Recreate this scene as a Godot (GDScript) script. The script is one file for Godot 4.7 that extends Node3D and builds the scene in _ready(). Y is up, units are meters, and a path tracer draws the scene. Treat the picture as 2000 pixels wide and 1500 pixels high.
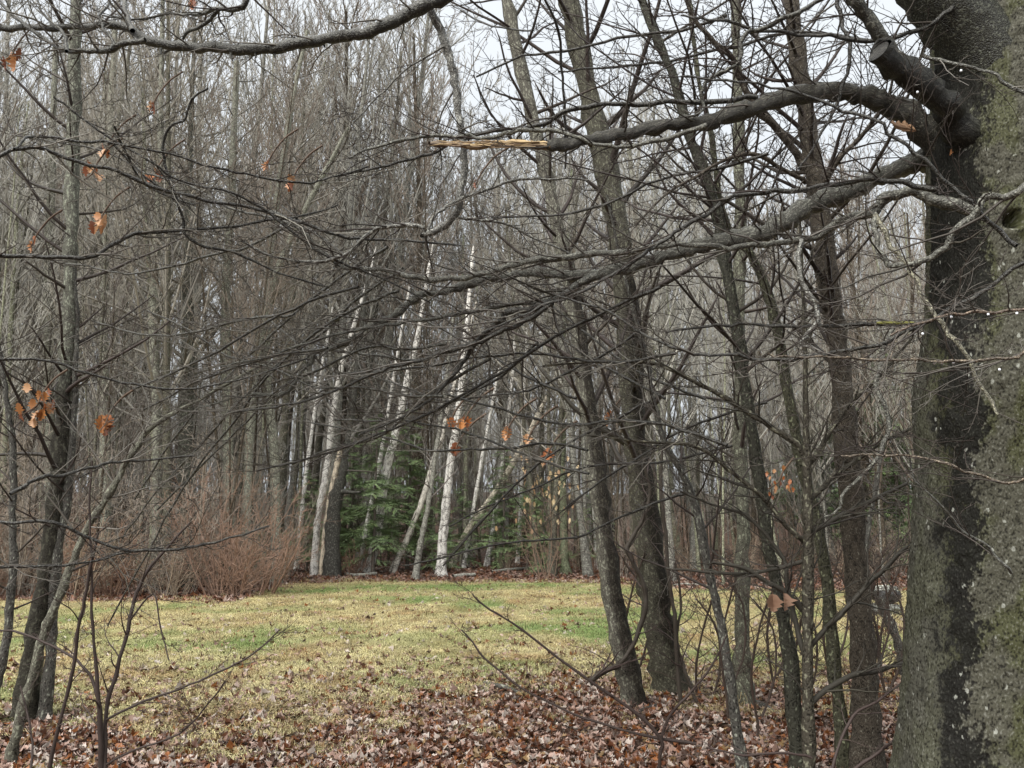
extends Node3D
# A lawn at the edge of a bare wood in late autumn, seen from under a large beech.

const F := 1600.0          # focal length in pixels of a 2000 x 1500 picture
const EYE := 1.6
const PITCH := 0.1793      # the lens looks up by this angle
const UP := Vector3.UP

var cam_basis: Basis
var taken := {}
var noise_a: FastNoiseLite
var noise_b: FastNoiseLite
var noise_c: FastNoiseLite
var M := {}

# ------------------------------------------------------------------ mesh collecting
class Acc:
	var v := PackedVector3Array()
	var n := PackedVector3Array()
	var t := PackedVector2Array()
	var c := PackedColorArray()
	var i := PackedInt32Array()

	func tri(a: Vector3, b: Vector3, d: Vector3, col: Color) -> void:
		var k := v.size()
		var nn := (d - a).cross(b - a).normalized()
		v.append(a); v.append(b); v.append(d)
		n.append(nn); n.append(nn); n.append(nn)
		t.append(Vector2.ZERO); t.append(Vector2(1, 0)); t.append(Vector2(0, 1))
		c.append(col); c.append(col); c.append(col)
		i.append(k); i.append(k + 1); i.append(k + 2)

	func tube(p: PackedVector3Array, r: PackedFloat32Array, sides: int, col: Color) -> void:
		var m := p.size()
		if m < 2:
			return
		var dir := (p[1] - p[0]).normalized()
		var side := dir.cross(Vector3(0.03, 0.02, -1.0))
		if side.length() < 0.05:
			side = dir.cross(Vector3(1, 0, 0))
		side = side.normalized()
		var base := v.size()
		var run := 0.0
		var around := TAU * r[0]
		var pointed := r[m - 1] < r[0] * 0.3 and sides <= 4
		for s in m:
			var d2 := dir
			if s > 0 and s < m - 1:
				d2 = (p[s + 1] - p[s - 1]).normalized()
			elif s == m - 1:
				d2 = (p[s] - p[s - 1]).normalized()
			side = (side - d2 * side.dot(d2)).normalized()
			dir = d2
			var other := d2.cross(side)
			if s > 0:
				run += p[s].distance_to(p[s - 1])
			if pointed and s == m - 1:
				v.append(p[s]); n.append(d2); t.append(Vector2(around * 0.5, run)); c.append(col)
				break
			for k in sides + 1:
				var a := TAU * float(k) / sides + PI * 0.5
				var o := side * cos(a) + other * sin(a)
				v.append(p[s] + o * r[s])
				n.append(o)
				t.append(Vector2(around * k / sides, run))
				c.append(col)
		var w := sides + 1
		var rings := m - 1 if pointed else m
		for s in rings - 1:
			for k in sides:
				var a := base + s * w + k
				i.append(a); i.append(a + w); i.append(a + 1)
				i.append(a + 1); i.append(a + w); i.append(a + w + 1)
		if pointed:
			var tip := v.size() - 1
			var last := base + (rings - 1) * w
			for k in sides:
				i.append(last + k); i.append(tip); i.append(last + k + 1)

	func cap(p: Vector3, d: Vector3, r: float, sides: int, col: Color) -> void:
		var side := d.cross(Vector3(0.03, 0.02, -1.0)).normalized()
		var other := d.cross(side)
		var k0 := v.size()
		v.append(p + d * r * 0.15); n.append(d); t.append(Vector2.ZERO); c.append(col)
		for k in sides:
			var a := TAU * float(k) / sides
			v.append(p + (side * cos(a) + other * sin(a)) * r); n.append(d); t.append(Vector2(cos(a), sin(a)) * r); c.append(col)
		for k in sides:
			i.append(k0); i.append(k0 + 1 + (k + 1) % sides); i.append(k0 + 1 + k)

	func mesh() -> ArrayMesh:
		var a := []
		a.resize(Mesh.ARRAY_MAX)
		a[Mesh.ARRAY_VERTEX] = v
		a[Mesh.ARRAY_NORMAL] = n
		a[Mesh.ARRAY_TEX_UV] = t
		a[Mesh.ARRAY_COLOR] = c
		a[Mesh.ARRAY_INDEX] = i
		var am := ArrayMesh.new()
		am.add_surface_from_arrays(Mesh.PRIMITIVE_TRIANGLES, a)
		return am


# ------------------------------------------------------------------ naming
func numbered(called: String) -> String:
	taken[called] = taken.get(called, -1) + 1
	return called if taken[called] == 0 else "%s_%03d" % [called, taken[called]]

func tag(o: Node, label: String, category: String, group := "", kind := "") -> Node:
	if label: o.set_meta("label", label)
	if category: o.set_meta("category", category)
	if group: o.set_meta("group", group)
	if kind: o.set_meta("kind", kind)
	return o

func thing(called: String, at: Vector3, label: String, category: String, group := "") -> Node3D:
	var o := Node3D.new()
	o.name = numbered(called)
	o.position = at
	add_child(o)
	tag(o, label, category, group)
	return o

func part(called: String, m: Mesh, mat: Material, parent: Node) -> MeshInstance3D:
	var o := MeshInstance3D.new()
	o.name = called if parent != self else numbered(called)
	o.mesh = m
	o.material_override = mat
	parent.add_child(o, true)
	return o

# an Acc whose points are in world places becomes a part of a thing that stands at the thing's base
func piece(called: String, a: Acc, mat: Material, parent: Node3D) -> MeshInstance3D:
	if a.v.is_empty():
		return null
	var off := parent.position
	for k in a.v.size():
		a.v[k] -= off
	return part(called, a.mesh(), mat, parent)

# ------------------------------------------------------------------ places
func ray(px: float, py: float) -> Vector3:
	return cam_basis * Vector3((px - 1000.0) / F, -(py - 750.0) / F, -1.0)

func at_depth(px: float, py: float, d: float) -> Vector3:   # d metres straight ahead of the eye, level
	var r := ray(px, py)
	return Vector3(0, EYE, 0) + r * (d / -r.z)

func on_ground(px: float, py: float) -> Vector3:
	var r := ray(px, py)
	var p := Vector3(0, EYE, 0) + r * (EYE / -r.y)
	p.y = gy(p.x, p.z)
	return p

func gy(x: float, z: float) -> float:
	var far := smoothstep(28.0, 70.0, -z)
	return smoothstep(62.0, 150.0, -z) * 8.0 + noise_a.get_noise_2d(x * 1.2, z * 1.2) * 0.07 + far * 0.9 * (0.6 + noise_a.get_noise_2d(x * 0.3 + 50.0, z * 0.3))

# metres from the eye at which the lawn ends, by bearing
func lawn_far(u: float) -> float:
	var px := 1000.0 + u * F
	var y := 1168.0
	if px > 460.0: y = lerpf(1168.0, 1133.0, smoothstep(460.0, 620.0, px))
	if px > 1100.0: y = lerpf(1133.0, 1150.0, smoothstep(1100.0, 1400.0, px))
	return EYE * F / (y - 1040.0)

# 1 on the lawn, 0 on leaf litter
func lawn(x: float, z: float) -> float:
	var d := -z
	if d < 3.0: return 0.0
	var u := x / d
	var px := 1000.0 + u * F
	var w := noise_a.get_noise_2d(x * 1.9, z * 1.9)
	var near := 9.7 + w * 2.0 - 1.2 * smoothstep(700.0, 300.0, px)
	near -= 2.6 * exp(-pow((px - 560.0) / 260.0, 2.0)) * clampf(0.75 + w * 1.5, 0.0, 1.0)
	var a := smoothstep(near - 1.6, near + 1.9, d + noise_b.get_noise_2d(x * 1.6, z * 1.6) * 2.2)
	var fe := lawn_far(u) + noise_a.get_noise_2d(x * 1.1 + 30.0, z) * 1.6
	return a * (1.0 - smoothstep(fe - 0.7, fe + 0.7, d))

func green(x: float, z: float) -> float:
	var g := noise_a.get_noise_2d(x * 0.75 + 11.0, z * 0.75) * 1.3 + noise_b.get_noise_2d(x * 0.6, z * 0.6) * 0.5
	var d := -z
	var px := 1000.0 + x / maxf(d, 1.0) * F
	g += 0.45 * exp(-pow((d - 25.0) / 4.0, 2.0)) * exp(-pow((px - 800.0) / 330.0, 2.0))
	g += 0.5 * exp(-pow((d - 14.5) / 1.8, 2.0)) * exp(-pow((px - 1130.0) / 230.0, 2.0))
	g += 0.35 * exp(-pow((d - 10.0) / 1.5, 2.0)) * exp(-pow((px - 600.0) / 250.0, 2.0))
	return clampf(g + 0.05, 0.0, 1.0)

# ------------------------------------------------------------------ curves
func curve_through(p: PackedVector3Array, r: PackedFloat32Array, per: int) -> Array:
	var q := PackedVector3Array()
	var s := PackedFloat32Array()
	var m := p.size()
	for k in m - 1:
		var a := p[maxi(k - 1, 0)]
		var d := p[mini(k + 2, m - 1)]
		for j in per:
			var f := float(j) / per
			q.append(p[k].cubic_interpolate(p[k + 1], a, d, f))
			s.append(lerpf(r[k], r[k + 1], f))
	q.append(p[m - 1])
	s.append(r[m - 1])
	return [q, s]

# a traced line: [px, py, width, ...] in picture pixels, at depths d0 to d1
func traced(line: Array, d0: float, d1: float, per := 3, wobble := 0.0) -> Array:
	var p := PackedVector3Array()
	var r := PackedFloat32Array()
	var m := line.size() / 3
	for k in m:
		var f := float(k) / maxf(m - 1, 1)
		var d := lerpf(d0, d1, f)
		p.append(at_depth(line[3 * k], line[3 * k + 1], d))
		r.append(line[3 * k + 2] * 0.5 * d / F)
	var got := curve_through(p, r, per)
	if wobble > 0.0:
		for k in range(1, got[0].size() - 1):
			var q: Vector3 = got[0][k]
			got[0][k] = q + Vector3(noise_b.get_noise_3dv(q * 7.0), noise_b.get_noise_3dv(q * 7.0 + Vector3(40, 0, 0)), noise_b.get_noise_3dv(q * 5.0 + Vector3(0, 70, 0)) * 2.0) * wobble
			got[1][k] *= 1.0 + noise_c.get_noise_3dv(q * 25.0) * 0.25
	return got

func rough(a: Acc, from: int, amount: float, freq: float) -> void:
	for k in range(from, a.v.size()):
		a.v[k] += a.n[k] * noise_c.get_noise_3dv(a.v[k] * freq) * amount

# side of a trunk towards dir takes the colour factor m between heights y0 and y1
func stain(a: Acc, from: int, dir: Vector3, m: Color, y0: float, y1: float, cut := 0.1) -> void:
	for k in range(from, a.v.size()):
		var p := a.v[k]
		var s := a.n[k].dot(dir) - cut + noise_b.get_noise_3dv(p * 4.0) * 0.5
		s = smoothstep(-0.12, 0.12, s)
		s *= smoothstep(y0 - 0.25, y0 + 0.25, p.y) * (1.0 - smoothstep(y1 - 0.25, y1 + 0.25, p.y))
		a.c[k] = a.c[k].lerp(a.c[k] * m, s)

func ortho(d: Vector3) -> Vector3:
	var s := d.cross(UP)
	return s.normalized() if s.length() > 0.05 else Vector3.RIGHT

# ------------------------------------------------------------------ growing
# st: seg, wob, up, n, ang, ratio, t0, sides, minr, col[]; flat > 0 spreads children sideways
func limb(acc: Array, rng: RandomNumberGenerator, p: Vector3, d: Vector3, length: float, r: float, lvl: int, st: Dictionary) -> void:
	var m: int = st.seg[lvl]
	var pts := PackedVector3Array([p])
	var rad := PackedFloat32Array([r])
	var wob: float = st.wob[lvl]
	var up: float = st.up[lvl]
	var minr: float = st.minr
	var last: bool = lvl == st.n.size()
	for k in m:
		d = (d + Vector3(rng.randf_range(-1, 1), rng.randf_range(-1, 1), rng.randf_range(-1, 1)) * wob + UP * up / m).normalized()
		p += d * (length / m)
		pts.append(p)
		var f := float(k + 1) / m
		rad.append(maxf(lerpf(r, r * (0.15 if last else 0.3), f), minr * (0.25 if last and k == m - 1 else 0.7)))
	var a: Acc = acc[mini(lvl, acc.size() - 1)]
	a.tube(pts, rad, st.sides[lvl], st.col[lvl] * rng.randf_range(0.75, 1.25))
	if last:
		return
	var count := int(round(st.n[lvl] * rng.randf_range(0.8, 1.2)))
	var t0: float = st.t0[lvl]
	var turn := rng.randf() * TAU
	for k in count:
		var f := t0 + (1.0 - t0) * (k + rng.randf()) / count
		sprout(acc, rng, pts, rad, f, turn, length, lvl, st, k)
		turn += 2.4

func sprout(acc: Array, rng: RandomNumberGenerator, pts: PackedVector3Array, rad: PackedFloat32Array, f: float, turn: float, length: float, lvl: int, st: Dictionary, k: int) -> void:
	var m := pts.size() - 1
	var x := clampf(f, 0.0, 0.999) * m
	var s := int(x)
	var at := pts[s].lerp(pts[s + 1], x - s)
	var tang := (pts[s + 1] - pts[s]).normalized()
	var flat: float = st.get("flat", 0.0)
	var side := ortho(tang)
	var out: Vector3
	if flat > 0.0:
		out = side * (1.0 if k % 2 == 0 else -1.0)
		out = (out + Vector3(rng.randf_range(-1, 1), rng.randf_range(-0.8, 1.0), rng.randf_range(-1, 1)) * (1.0 - flat)).normalized()
	else:
		out = side * cos(turn) + tang.cross(side) * sin(turn)
	var ang: float = st.ang[lvl] * rng.randf_range(0.7, 1.3)
	var nd := (tang * cos(ang) + out * sin(ang)).normalized()
	var ln: float = length * st.ratio[lvl] * rng.randf_range(0.6, 1.25) * (1.0 - 0.62 * f)
	var nr := maxf(lerpf(rad[s], rad[s + 1], x - s) * st.get("thin", 0.55) * rng.randf_range(0.7, 1.0), st.minr)
	nr = minf(nr, st.get("maxr", 1.0))
	limb(acc, rng, at, nd, ln, nr, lvl + 1, st)

# twigs along an existing curve
func dress(acc: Array, rng: RandomNumberGenerator, got: Array, count: int, f0: float, f1: float, length: float, st: Dictionary) -> void:
	var turn := rng.randf() * TAU
	for k in count:
		var f := lerpf(f0, f1, (k + rng.randf()) / count)
		sprout(acc, rng, got[0], got[1], f, turn, length / (1.0 - 0.62 * f) * rng.randf_range(0.4, 1.2), 0, st, k)
		turn += 2.4

func beech_style(minr: float, col: Color) -> Dictionary:
	return {"seg": [4, 5, 4, 3], "wob": [0.1, 0.27, 0.3, 0.32], "up": [0.0, 0.1, 0.2, 0.2], "n": [4, 5, 3], "ang": [0.85, 0.8, 0.75], "ratio": [1.0, 0.5, 0.5], "t0": [0.1, 0.12, 0.2],
		"sides": [5, 4, 3, 3], "minr": minr, "flat": 0.35, "thin": 0.5, "maxr": 0.0075, "col": [col, col, col, col]}

func tree_style(minr: float, col: Color) -> Dictionary:
	return {"seg": [9, 6, 4, 3], "wob": [0.035, 0.12, 0.15, 0.16], "up": [0.1, 0.8, 0.6, 0.4], "n": [26, 9, 8], "ang": [0.7, 0.6, 0.6], "ratio": [0.4, 0.42, 0.45], "t0": [0.3, 0.15, 0.1],
		"sides": [9, 5, 3, 3], "minr": minr, "thin": 0.5, "col": [Color.WHITE, col, col, col]}

# ------------------------------------------------------------------ materials
func tileable(freq: float, seed_: int, kind := FastNoiseLite.TYPE_SIMPLEX_SMOOTH, octaves := 4, n := 512) -> Image:
	var f := FastNoiseLite.new()
	f.seed = seed_
	f.noise_type = kind
	f.frequency = freq
	f.fractal_octaves = octaves
	return f.get_seamless_image(n, n)

# bark: base tone, streak and blotch of a paler lichen, dark cracks
func bark_texture(seed_: int, base: Color, pale: Color, dark: Color, pale_cut: float, dark_cut: float, across: float, along: float) -> Array:
	var n := 512
	var big := tileable(0.012, seed_, FastNoiseLite.TYPE_SIMPLEX_SMOOTH, 4).get_data()
	var fine := tileable(0.06, seed_ + 1, FastNoiseLite.TYPE_SIMPLEX_SMOOTH, 3).get_data()
	var speck := tileable(0.035, seed_ + 2, FastNoiseLite.TYPE_SIMPLEX_SMOOTH, 4).get_data()
	var out := PackedByteArray()
	out.resize(n * n * 3)
	var hgt := PackedByteArray()
	hgt.resize(n * n)
	for y in n:
		for x in n:
			var q := y * n + x
			# stretched copies of the same noise: whole multiples keep the tile seamless
			var xs := int(x * across) % n
			var ys := int(y * along) % n
			var crack := fine[ys * n + xs] / 255.0
			var b := big[q] / 255.0
			var s := speck[q] / 255.0
			var col := base * (0.72 + 0.56 * crack)
			var pk := smoothstep(pale_cut, pale_cut + 0.12, s * 0.65 + b * 0.35)
			col = col.lerp(pale * (0.8 + 0.4 * crack), pk)
			var dk := smoothstep(dark_cut, dark_cut - 0.14, crack * 0.6 + b * 0.4)
			col = col.lerp(dark, dk)
			col = col.linear_to_srgb()
			out[q * 3] = int(clampf(col.r, 0, 1) * 255.0)
			out[q * 3 + 1] = int(clampf(col.g, 0, 1) * 255.0)
			out[q * 3 + 2] = int(clampf(col.b, 0, 1) * 255.0)
			hgt[q] = int(clampf(crack * 0.8 + pk * 0.2 - dk * 0.3, 0, 1) * 255.0)
	var img := Image.create_from_data(n, n, false, Image.FORMAT_RGB8, out)
	var him := Image.create_from_data(n, n, false, Image.FORMAT_L8, hgt)
	return [ImageTexture.create_from_image(img), ImageTexture.create_from_image(him)]

func bark_material(tex: Array, scale: float, relief: float, rough_: float) -> StandardMaterial3D:
	var m := StandardMaterial3D.new()
	m.albedo_texture = tex[0]
	m.vertex_color_use_as_albedo = true
	m.roughness = rough_
	m.metallic_specular = 0.25
	m.uv1_scale = Vector3(scale, scale, 1)
	if relief > 0.0:
		m.heightmap_enabled = true
		m.heightmap_texture = tex[1]
		m.heightmap_scale = relief
	return m

func plain(rough_: float, back := 0.0) -> StandardMaterial3D:
	var m := StandardMaterial3D.new()
	m.vertex_color_use_as_albedo = true
	m.roughness = rough_
	m.cull_mode = BaseMaterial3D.CULL_DISABLED
	if back > 0.0:
		m.backlight_enabled = true
		m.backlight = Color(back, back, back)
	return m

func materials() -> void:
	M.grey = bark_material(bark_texture(11, Color(0.19, 0.183, 0.163), Color(0.46, 0.475, 0.41), Color(0.04, 0.037, 0.034), 0.555, 0.40, 1.0, 2.0), 1.2, 0.5, 0.6)
	M.dark = bark_material(bark_texture(21, Color(0.068, 0.065, 0.058), Color(0.24, 0.25, 0.21), Color(0.02, 0.019, 0.017), 0.605, 0.4, 1.0, 1.0), 1.2, 0.6, 0.5)
	M.brown = bark_material(bark_texture(31, Color(0.115, 0.098, 0.08), Color(0.29, 0.27, 0.225), Color(0.026, 0.022, 0.019), 0.62, 0.42, 3.0, 1.0), 1.4, 1.2, 0.7)
	M.birch = bark_material(bark_texture(41, Color(0.72, 0.7, 0.66), Color(0.8, 0.79, 0.76), Color(0.04, 0.036, 0.032), 0.6, 0.49, 1.0, 4.0), 0.45, 0.4, 0.6)
	M.twig = plain(0.55)
	M.twig.metallic_specular = 0.3
	M.far_twig = plain(0.75)
	M.far = []
	for c in [Color(1.0, 1.0, 0.98), Color(0.78, 0.72, 0.67), Color(0.92, 0.9, 0.86), Color(0.64, 0.6, 0.58)]:
		var m := plain(0.75)
		m.albedo_color = c
		M.far.append(m)
	M.leaf = plain(0.4, 0.35)
	M.needle = plain(0.6, 0.3)
	M.grass = plain(0.65, 0.4)
	M.litter = plain(0.36, 0.15)
	M.wood = plain(0.7)

func _ready() -> void:
	# ---- camera, sky, light
	var cam := Camera3D.new()
	cam.name = "camera"
	cam.position = Vector3(0, EYE, 0)
	cam.rotation.x = PITCH
	cam.fov = rad_to_deg(2.0 * atan(750.0 / F))
	cam.far = 600.0
	cam.near = 0.05
	add_child(cam)
	cam_basis = Basis(Vector3.RIGHT, PITCH)
	var sky_m := ProceduralSkyMaterial.new()
	sky_m.sky_top_color = Color(0.96, 0.98, 1.0)
	sky_m.sky_horizon_color = Color(0.81, 0.835, 0.86)
	sky_m.ground_bottom_color = Color(0.2, 0.18, 0.15)
	sky_m.ground_horizon_color = Color(0.5, 0.48, 0.45)
	sky_m.sky_energy_multiplier = 0.625
	sky_m.sky_curve = 0.6
	var env := Environment.new()
	env.background_mode = Environment.BG_SKY
	env.sky = Sky.new()
	env.sky.sky_material = sky_m
	env.tonemap_mode = Environment.TONE_MAPPER_LINEAR
	env.tonemap_exposure = 3.4
	env.sdfgi_enabled = true
	env.ssao_enabled = true
	env.ssil_enabled = true
	var we := WorldEnvironment.new()
	we.name = "environment"
	we.environment = env
	add_child(we)
	var sun := DirectionalLight3D.new()
	sun.name = "sun"
	sun.light_energy = 0.5
	sun.light_angular_distance = 55.0
	sun.light_color = Color(1.0, 0.99, 0.97)
	sun.shadow_enabled = true
	sun.rotation = Vector3(deg_to_rad(-52), deg_to_rad(-35), 0)
	add_child(sun)

	noise_a = FastNoiseLite.new(); noise_a.seed = 5; noise_a.frequency = 0.35; noise_a.fractal_octaves = 4
	noise_b = FastNoiseLite.new(); noise_b.seed = 8; noise_b.frequency = 1.0; noise_b.fractal_octaves = 3
	noise_c = FastNoiseLite.new(); noise_c.seed = 13; noise_c.frequency = 1.0; noise_c.fractal_octaves = 2
	materials()
	build_ground()
	build_wood()
	build_edge_trees()
	build_middle_trees()
	build_beech()
	build_overhang()
	build_left_trees()
	build_saplings()
	build_small_things()
	tell_apart()

# ------------------------------------------------------------------ ground
func graded(lo: float, hi: float, fine_lo: float, fine_hi: float, step: float) -> PackedFloat32Array:
	var out := PackedFloat32Array()
	var x := fine_lo
	while x <= fine_hi:
		out.append(x)
		x += step
	var s := step
	while x < hi:
		s *= 1.22
		x += s
		out.append(minf(x, hi))
	x = fine_lo
	s = step
	while x > lo:
		s *= 1.22
		x -= s
		out.insert(0, maxf(x, lo))
	return out

func ground_colour(x: float, z: float) -> Color:
	var w := lawn(x, z)
	var straw := Color(0.40, 0.33, 0.16).lerp(Color(0.27, 0.21, 0.10), clampf(0.5 + noise_b.get_noise_2d(x * 1.3, z * 1.3), 0, 1))
	var g := Color(0.13, 0.19, 0.07)
	var soil := Color(0.06, 0.036, 0.026).lerp(Color(0.12, 0.08, 0.06), clampf(0.5 + noise_c.get_noise_2d(x * 2.3, z * 2.3) * 0.9, 0, 1))
	return soil.lerp(straw.lerp(g, green(x, z) * 0.7), w)

func build_ground() -> void:
	var xs := graded(-420, 420, -16, 16, 0.2)
	var zs := graded(-480, 60, -30, -4, 0.2)
	var a := Acc.new()
	for z in zs:
		for x in xs:
			var h := gy(x, z)
			h += noise_c.get_noise_2d(x * 3.0, z * 3.0) * 0.012
			a.v.append(Vector3(x, h, z))
			var e := 0.1
			a.n.append(Vector3(gy(x - e, z) - gy(x + e, z), 2 * e, gy(x, z - e) - gy(x, z + e)).normalized())
			a.t.append(Vector2(x, z))
			a.c.append(ground_colour(x, z))
	var w := xs.size()
	for r in zs.size() - 1:
		for k in w - 1:
			var q := r * w + k
			a.i.append_array([q, q + 1, q + w, q + 1, q + w + 1, q + w])
	var tex := bark_texture(51, Color(0.9, 0.9, 0.9), Color(1.0, 0.98, 0.95), Color(0.35, 0.33, 0.31), 0.6, 0.36, 1.0, 1.0)
	var m := bark_material(tex, 0.9, 3.0, 0.75)
	var g := part("ground", a.mesh(), m, self)
	tag(g, "gently uneven earth under lawn, dead leaves and wood", "ground", "", "structure")
	build_leaves(g)
	build_grass()

func leaf_mesh(rng: RandomNumberGenerator, lobes: int, deep: float, curl: float) -> ArrayMesh:
	# one lobed dry leaf, about 1 long, in the x z plane, curled
	var a := Acc.new()
	var half := PackedVector2Array()
	half.append(Vector2(0, 0))
	for k in lobes:
		var f := (k + 0.45) / lobes
		var wide := sin(PI * pow(f, 0.85)) * 0.33 + 0.06
		half.append(Vector2(wide * (1.0 - deep), f - 0.3 / lobes))
		half.append(Vector2(wide * rng.randf_range(0.95, 1.25), f + 0.12 / lobes))
	half.append(Vector2(0, 1))
	var bend := rng.randf_range(-0.5, 0.7)
	var twist := rng.randf_range(-0.6, 0.6)
	var put := func(q: Vector2) -> Vector3:
		var y := curl * q.x * q.x * 3.0 + bend * (q.y - 0.5) * (q.y - 0.5) + twist * q.x * (q.y - 0.4)
		return Vector3(q.x, y, q.y - 0.5)
	for s in [1.0, -1.0]:
		var base := a.v.size()
		for q in half:
			var c: Vector3 = (put as Callable).call(Vector2(q.x * s, q.y))
			var mid: Vector3 = (put as Callable).call(Vector2(0, q.y))
			a.v.append(c); a.v.append(mid)
			var slope := curl * q.x * 6.0
			var nn := Vector3(-slope * s - twist * (q.y - 0.4), 1.0, -bend * 2.0 * (q.y - 0.5)).normalized()
			a.n.append(nn); a.n.append(nn)
			a.t.append(Vector2.ZERO); a.t.append(Vector2.ZERO)
			var tone := 0.85 + 0.3 * absf(q.x)
			a.c.append(Color(tone, tone, tone)); a.c.append(Color(0.8, 0.78, 0.75))
		for k in half.size() - 1:
			var q := base + k * 2
			if s < 0:
				a.i.append_array([q, q + 1, q + 2, q + 1, q + 3, q + 2])
			else:
				a.i.append_array([q, q + 2, q + 1, q + 1, q + 2, q + 3])
	# stalk
	a.tri(Vector3(-0.012, curl * 0.0 + bend * 0.25, -0.5), Vector3(0.012, bend * 0.25, -0.5), Vector3(0.03, bend * 0.5, -0.78), Color(0.5, 0.45, 0.4))
	return a.mesh()

var leaf_kinds: Array[ArrayMesh] = []

func leaf_colour(rng: RandomNumberGenerator) -> Color:
	var k := rng.randf()
	var c: Color
	if k < 0.30: c = Color(0.38, 0.26, 0.215)       # pale pinkish underside
	elif k < 0.44: c = Color(0.55, 0.48, 0.43)     # bleached
	elif k < 0.70: c = Color(0.13, 0.048, 0.022)    # russet
	elif k < 0.80: c = Color(0.27, 0.10, 0.03)     # orange brown
	elif k < 0.92: c = Color(0.07, 0.035, 0.022)   # dark brown
	else: c = Color(0.30, 0.20, 0.10)              # tan
	return c * rng.randf_range(0.65, 1.15)

func leaf_pose(rng: RandomNumberGenerator, x: float, z: float, size: float, lift: float) -> Transform3D:
	var b := Basis(UP, rng.randf() * TAU) * Basis(Vector3(1, 0, 0), rng.randf_range(-0.6, 0.6)) * Basis(Vector3(0, 0, 1), rng.randf_range(-0.65, 0.65) + (PI if rng.randf() < 0.5 else 0.0))
	return Transform3D(b.scaled_local(Vector3(1.0, 1.0, 1.0) * size), Vector3(x, gy(x, z) + lift, z))

func scatter(called: String, meshes: Array, mat: Material, poses: Array, tints: Array, label: String, category: String) -> void:
	# a share of the poses to each mesh
	var n := meshes.size()
	var root := Node3D.new()
	root.name = numbered(called)
	add_child(root)
	tag(root, label, category, "", "stuff")
	for k in n:
		var mm := MultiMesh.new()
		mm.transform_format = MultiMesh.TRANSFORM_3D
		mm.use_colors = true
		mm.mesh = meshes[k]
		var mine := []
		for j in range(k, poses.size(), n):
			mine.append(j)
		mm.instance_count = mine.size()
		for j in mine.size():
			mm.set_instance_transform(j, poses[mine[j]])
			mm.set_instance_color(j, tints[mine[j]])
		var o := MultiMeshInstance3D.new()
		o.name = called + "_layer"
		o.multimesh = mm
		o.material_override = mat
		o.set_meta("kind", "stuff")
		root.add_child(o, true)

func build_leaves(ground_node: Node3D) -> void:
	var rng := RandomNumberGenerator.new()
	rng.seed = 71
	for k in 5:
		leaf_kinds.append(leaf_mesh(rng, 3 + k % 3, [0.45, 0.2, 0.5, 0.35, 0.1][k], [0.5, 0.9, -0.5, 0.3, 1.2][k]))
	var poses := []
	var tints := []
	# the litter at the viewer's feet, thick; single leaves of it that show large are pieces of the ground
	var singles := 0
	for k in 76000:
		var d := 4.3 + 8.0 * pow(rng.randf(), 1.15)
		var x := rng.randf_range(-0.72, 0.72) * (d + 1.0)
		var l := lawn(x, -d)
		if rng.randf() < l * 0.93: continue
		var size := rng.randf_range(0.035, 0.078)
		var pose := leaf_pose(rng, x, -d, size, rng.randf_range(0.004, 0.03))
		var col := leaf_colour(rng)
		if singles < 300 and d > 5.5 and d < 6.6 and absf(x) < d * 0.62 and size > 0.062 and rng.randf() < 0.6:
			singles += 1
			var o := part("leaf", leaf_kinds[singles % 5], leaf_material(singles), ground_node)
			pose.origin.y += 0.012
			o.transform = pose
		else:
			poses.append(pose)
			tints.append(col)
	# blown leaves on the lawn
	for k in 34000:
		var d := 6.0 + 23.5 * pow(rng.randf(), 1.2)
		var x := rng.randf_range(-0.72, 0.72) * d
		var l := lawn(x, -d)
		if l < 0.3: continue
		var keep := 0.22 + 1.5 * clampf(noise_b.get_noise_2d(x * 0.7, -d * 0.7) + 0.05, 0, 1) + smoothstep(13.0, 8.0, d) * 0.9
		if rng.randf() > keep * 0.7: continue
		poses.append(leaf_pose(rng, x, -d, rng.randf_range(0.05, 0.105), 0.04))
		tints.append(leaf_colour(rng) * 0.85)
	# under the trees beyond the lawn
	for k in 26000:
		var u := rng.randf_range(-0.72, 0.72)
		var e := lawn_far(u)
		var d := e - 0.6 + 26.0 * pow(rng.randf(), 1.6)
		var c := leaf_colour(rng) * 0.8
		c = c.lerp(Color(0.17, 0.075, 0.045), 0.4)
		poses.append(leaf_pose(rng, u * d, -d, rng.randf_range(0.09, 0.17), 0.03))
		tints.append(c)
	scatter("leaf_litter", leaf_kinds, M.litter, poses, tints, "wet russet and pale fallen leaves covering the earth and dotting the lawn", "fallen leaves")

var leaf_tones := []
func leaf_material(k: int) -> StandardMaterial3D:
	if leaf_tones.is_empty():
		var rng := RandomNumberGenerator.new()
		rng.seed = 4
		for j in 14:
			var m := plain(0.34, 0.1)
			m.albedo_color = leaf_colour(rng).linear_to_srgb()
			leaf_tones.append(m)
	return leaf_tones[k % 14]

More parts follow.
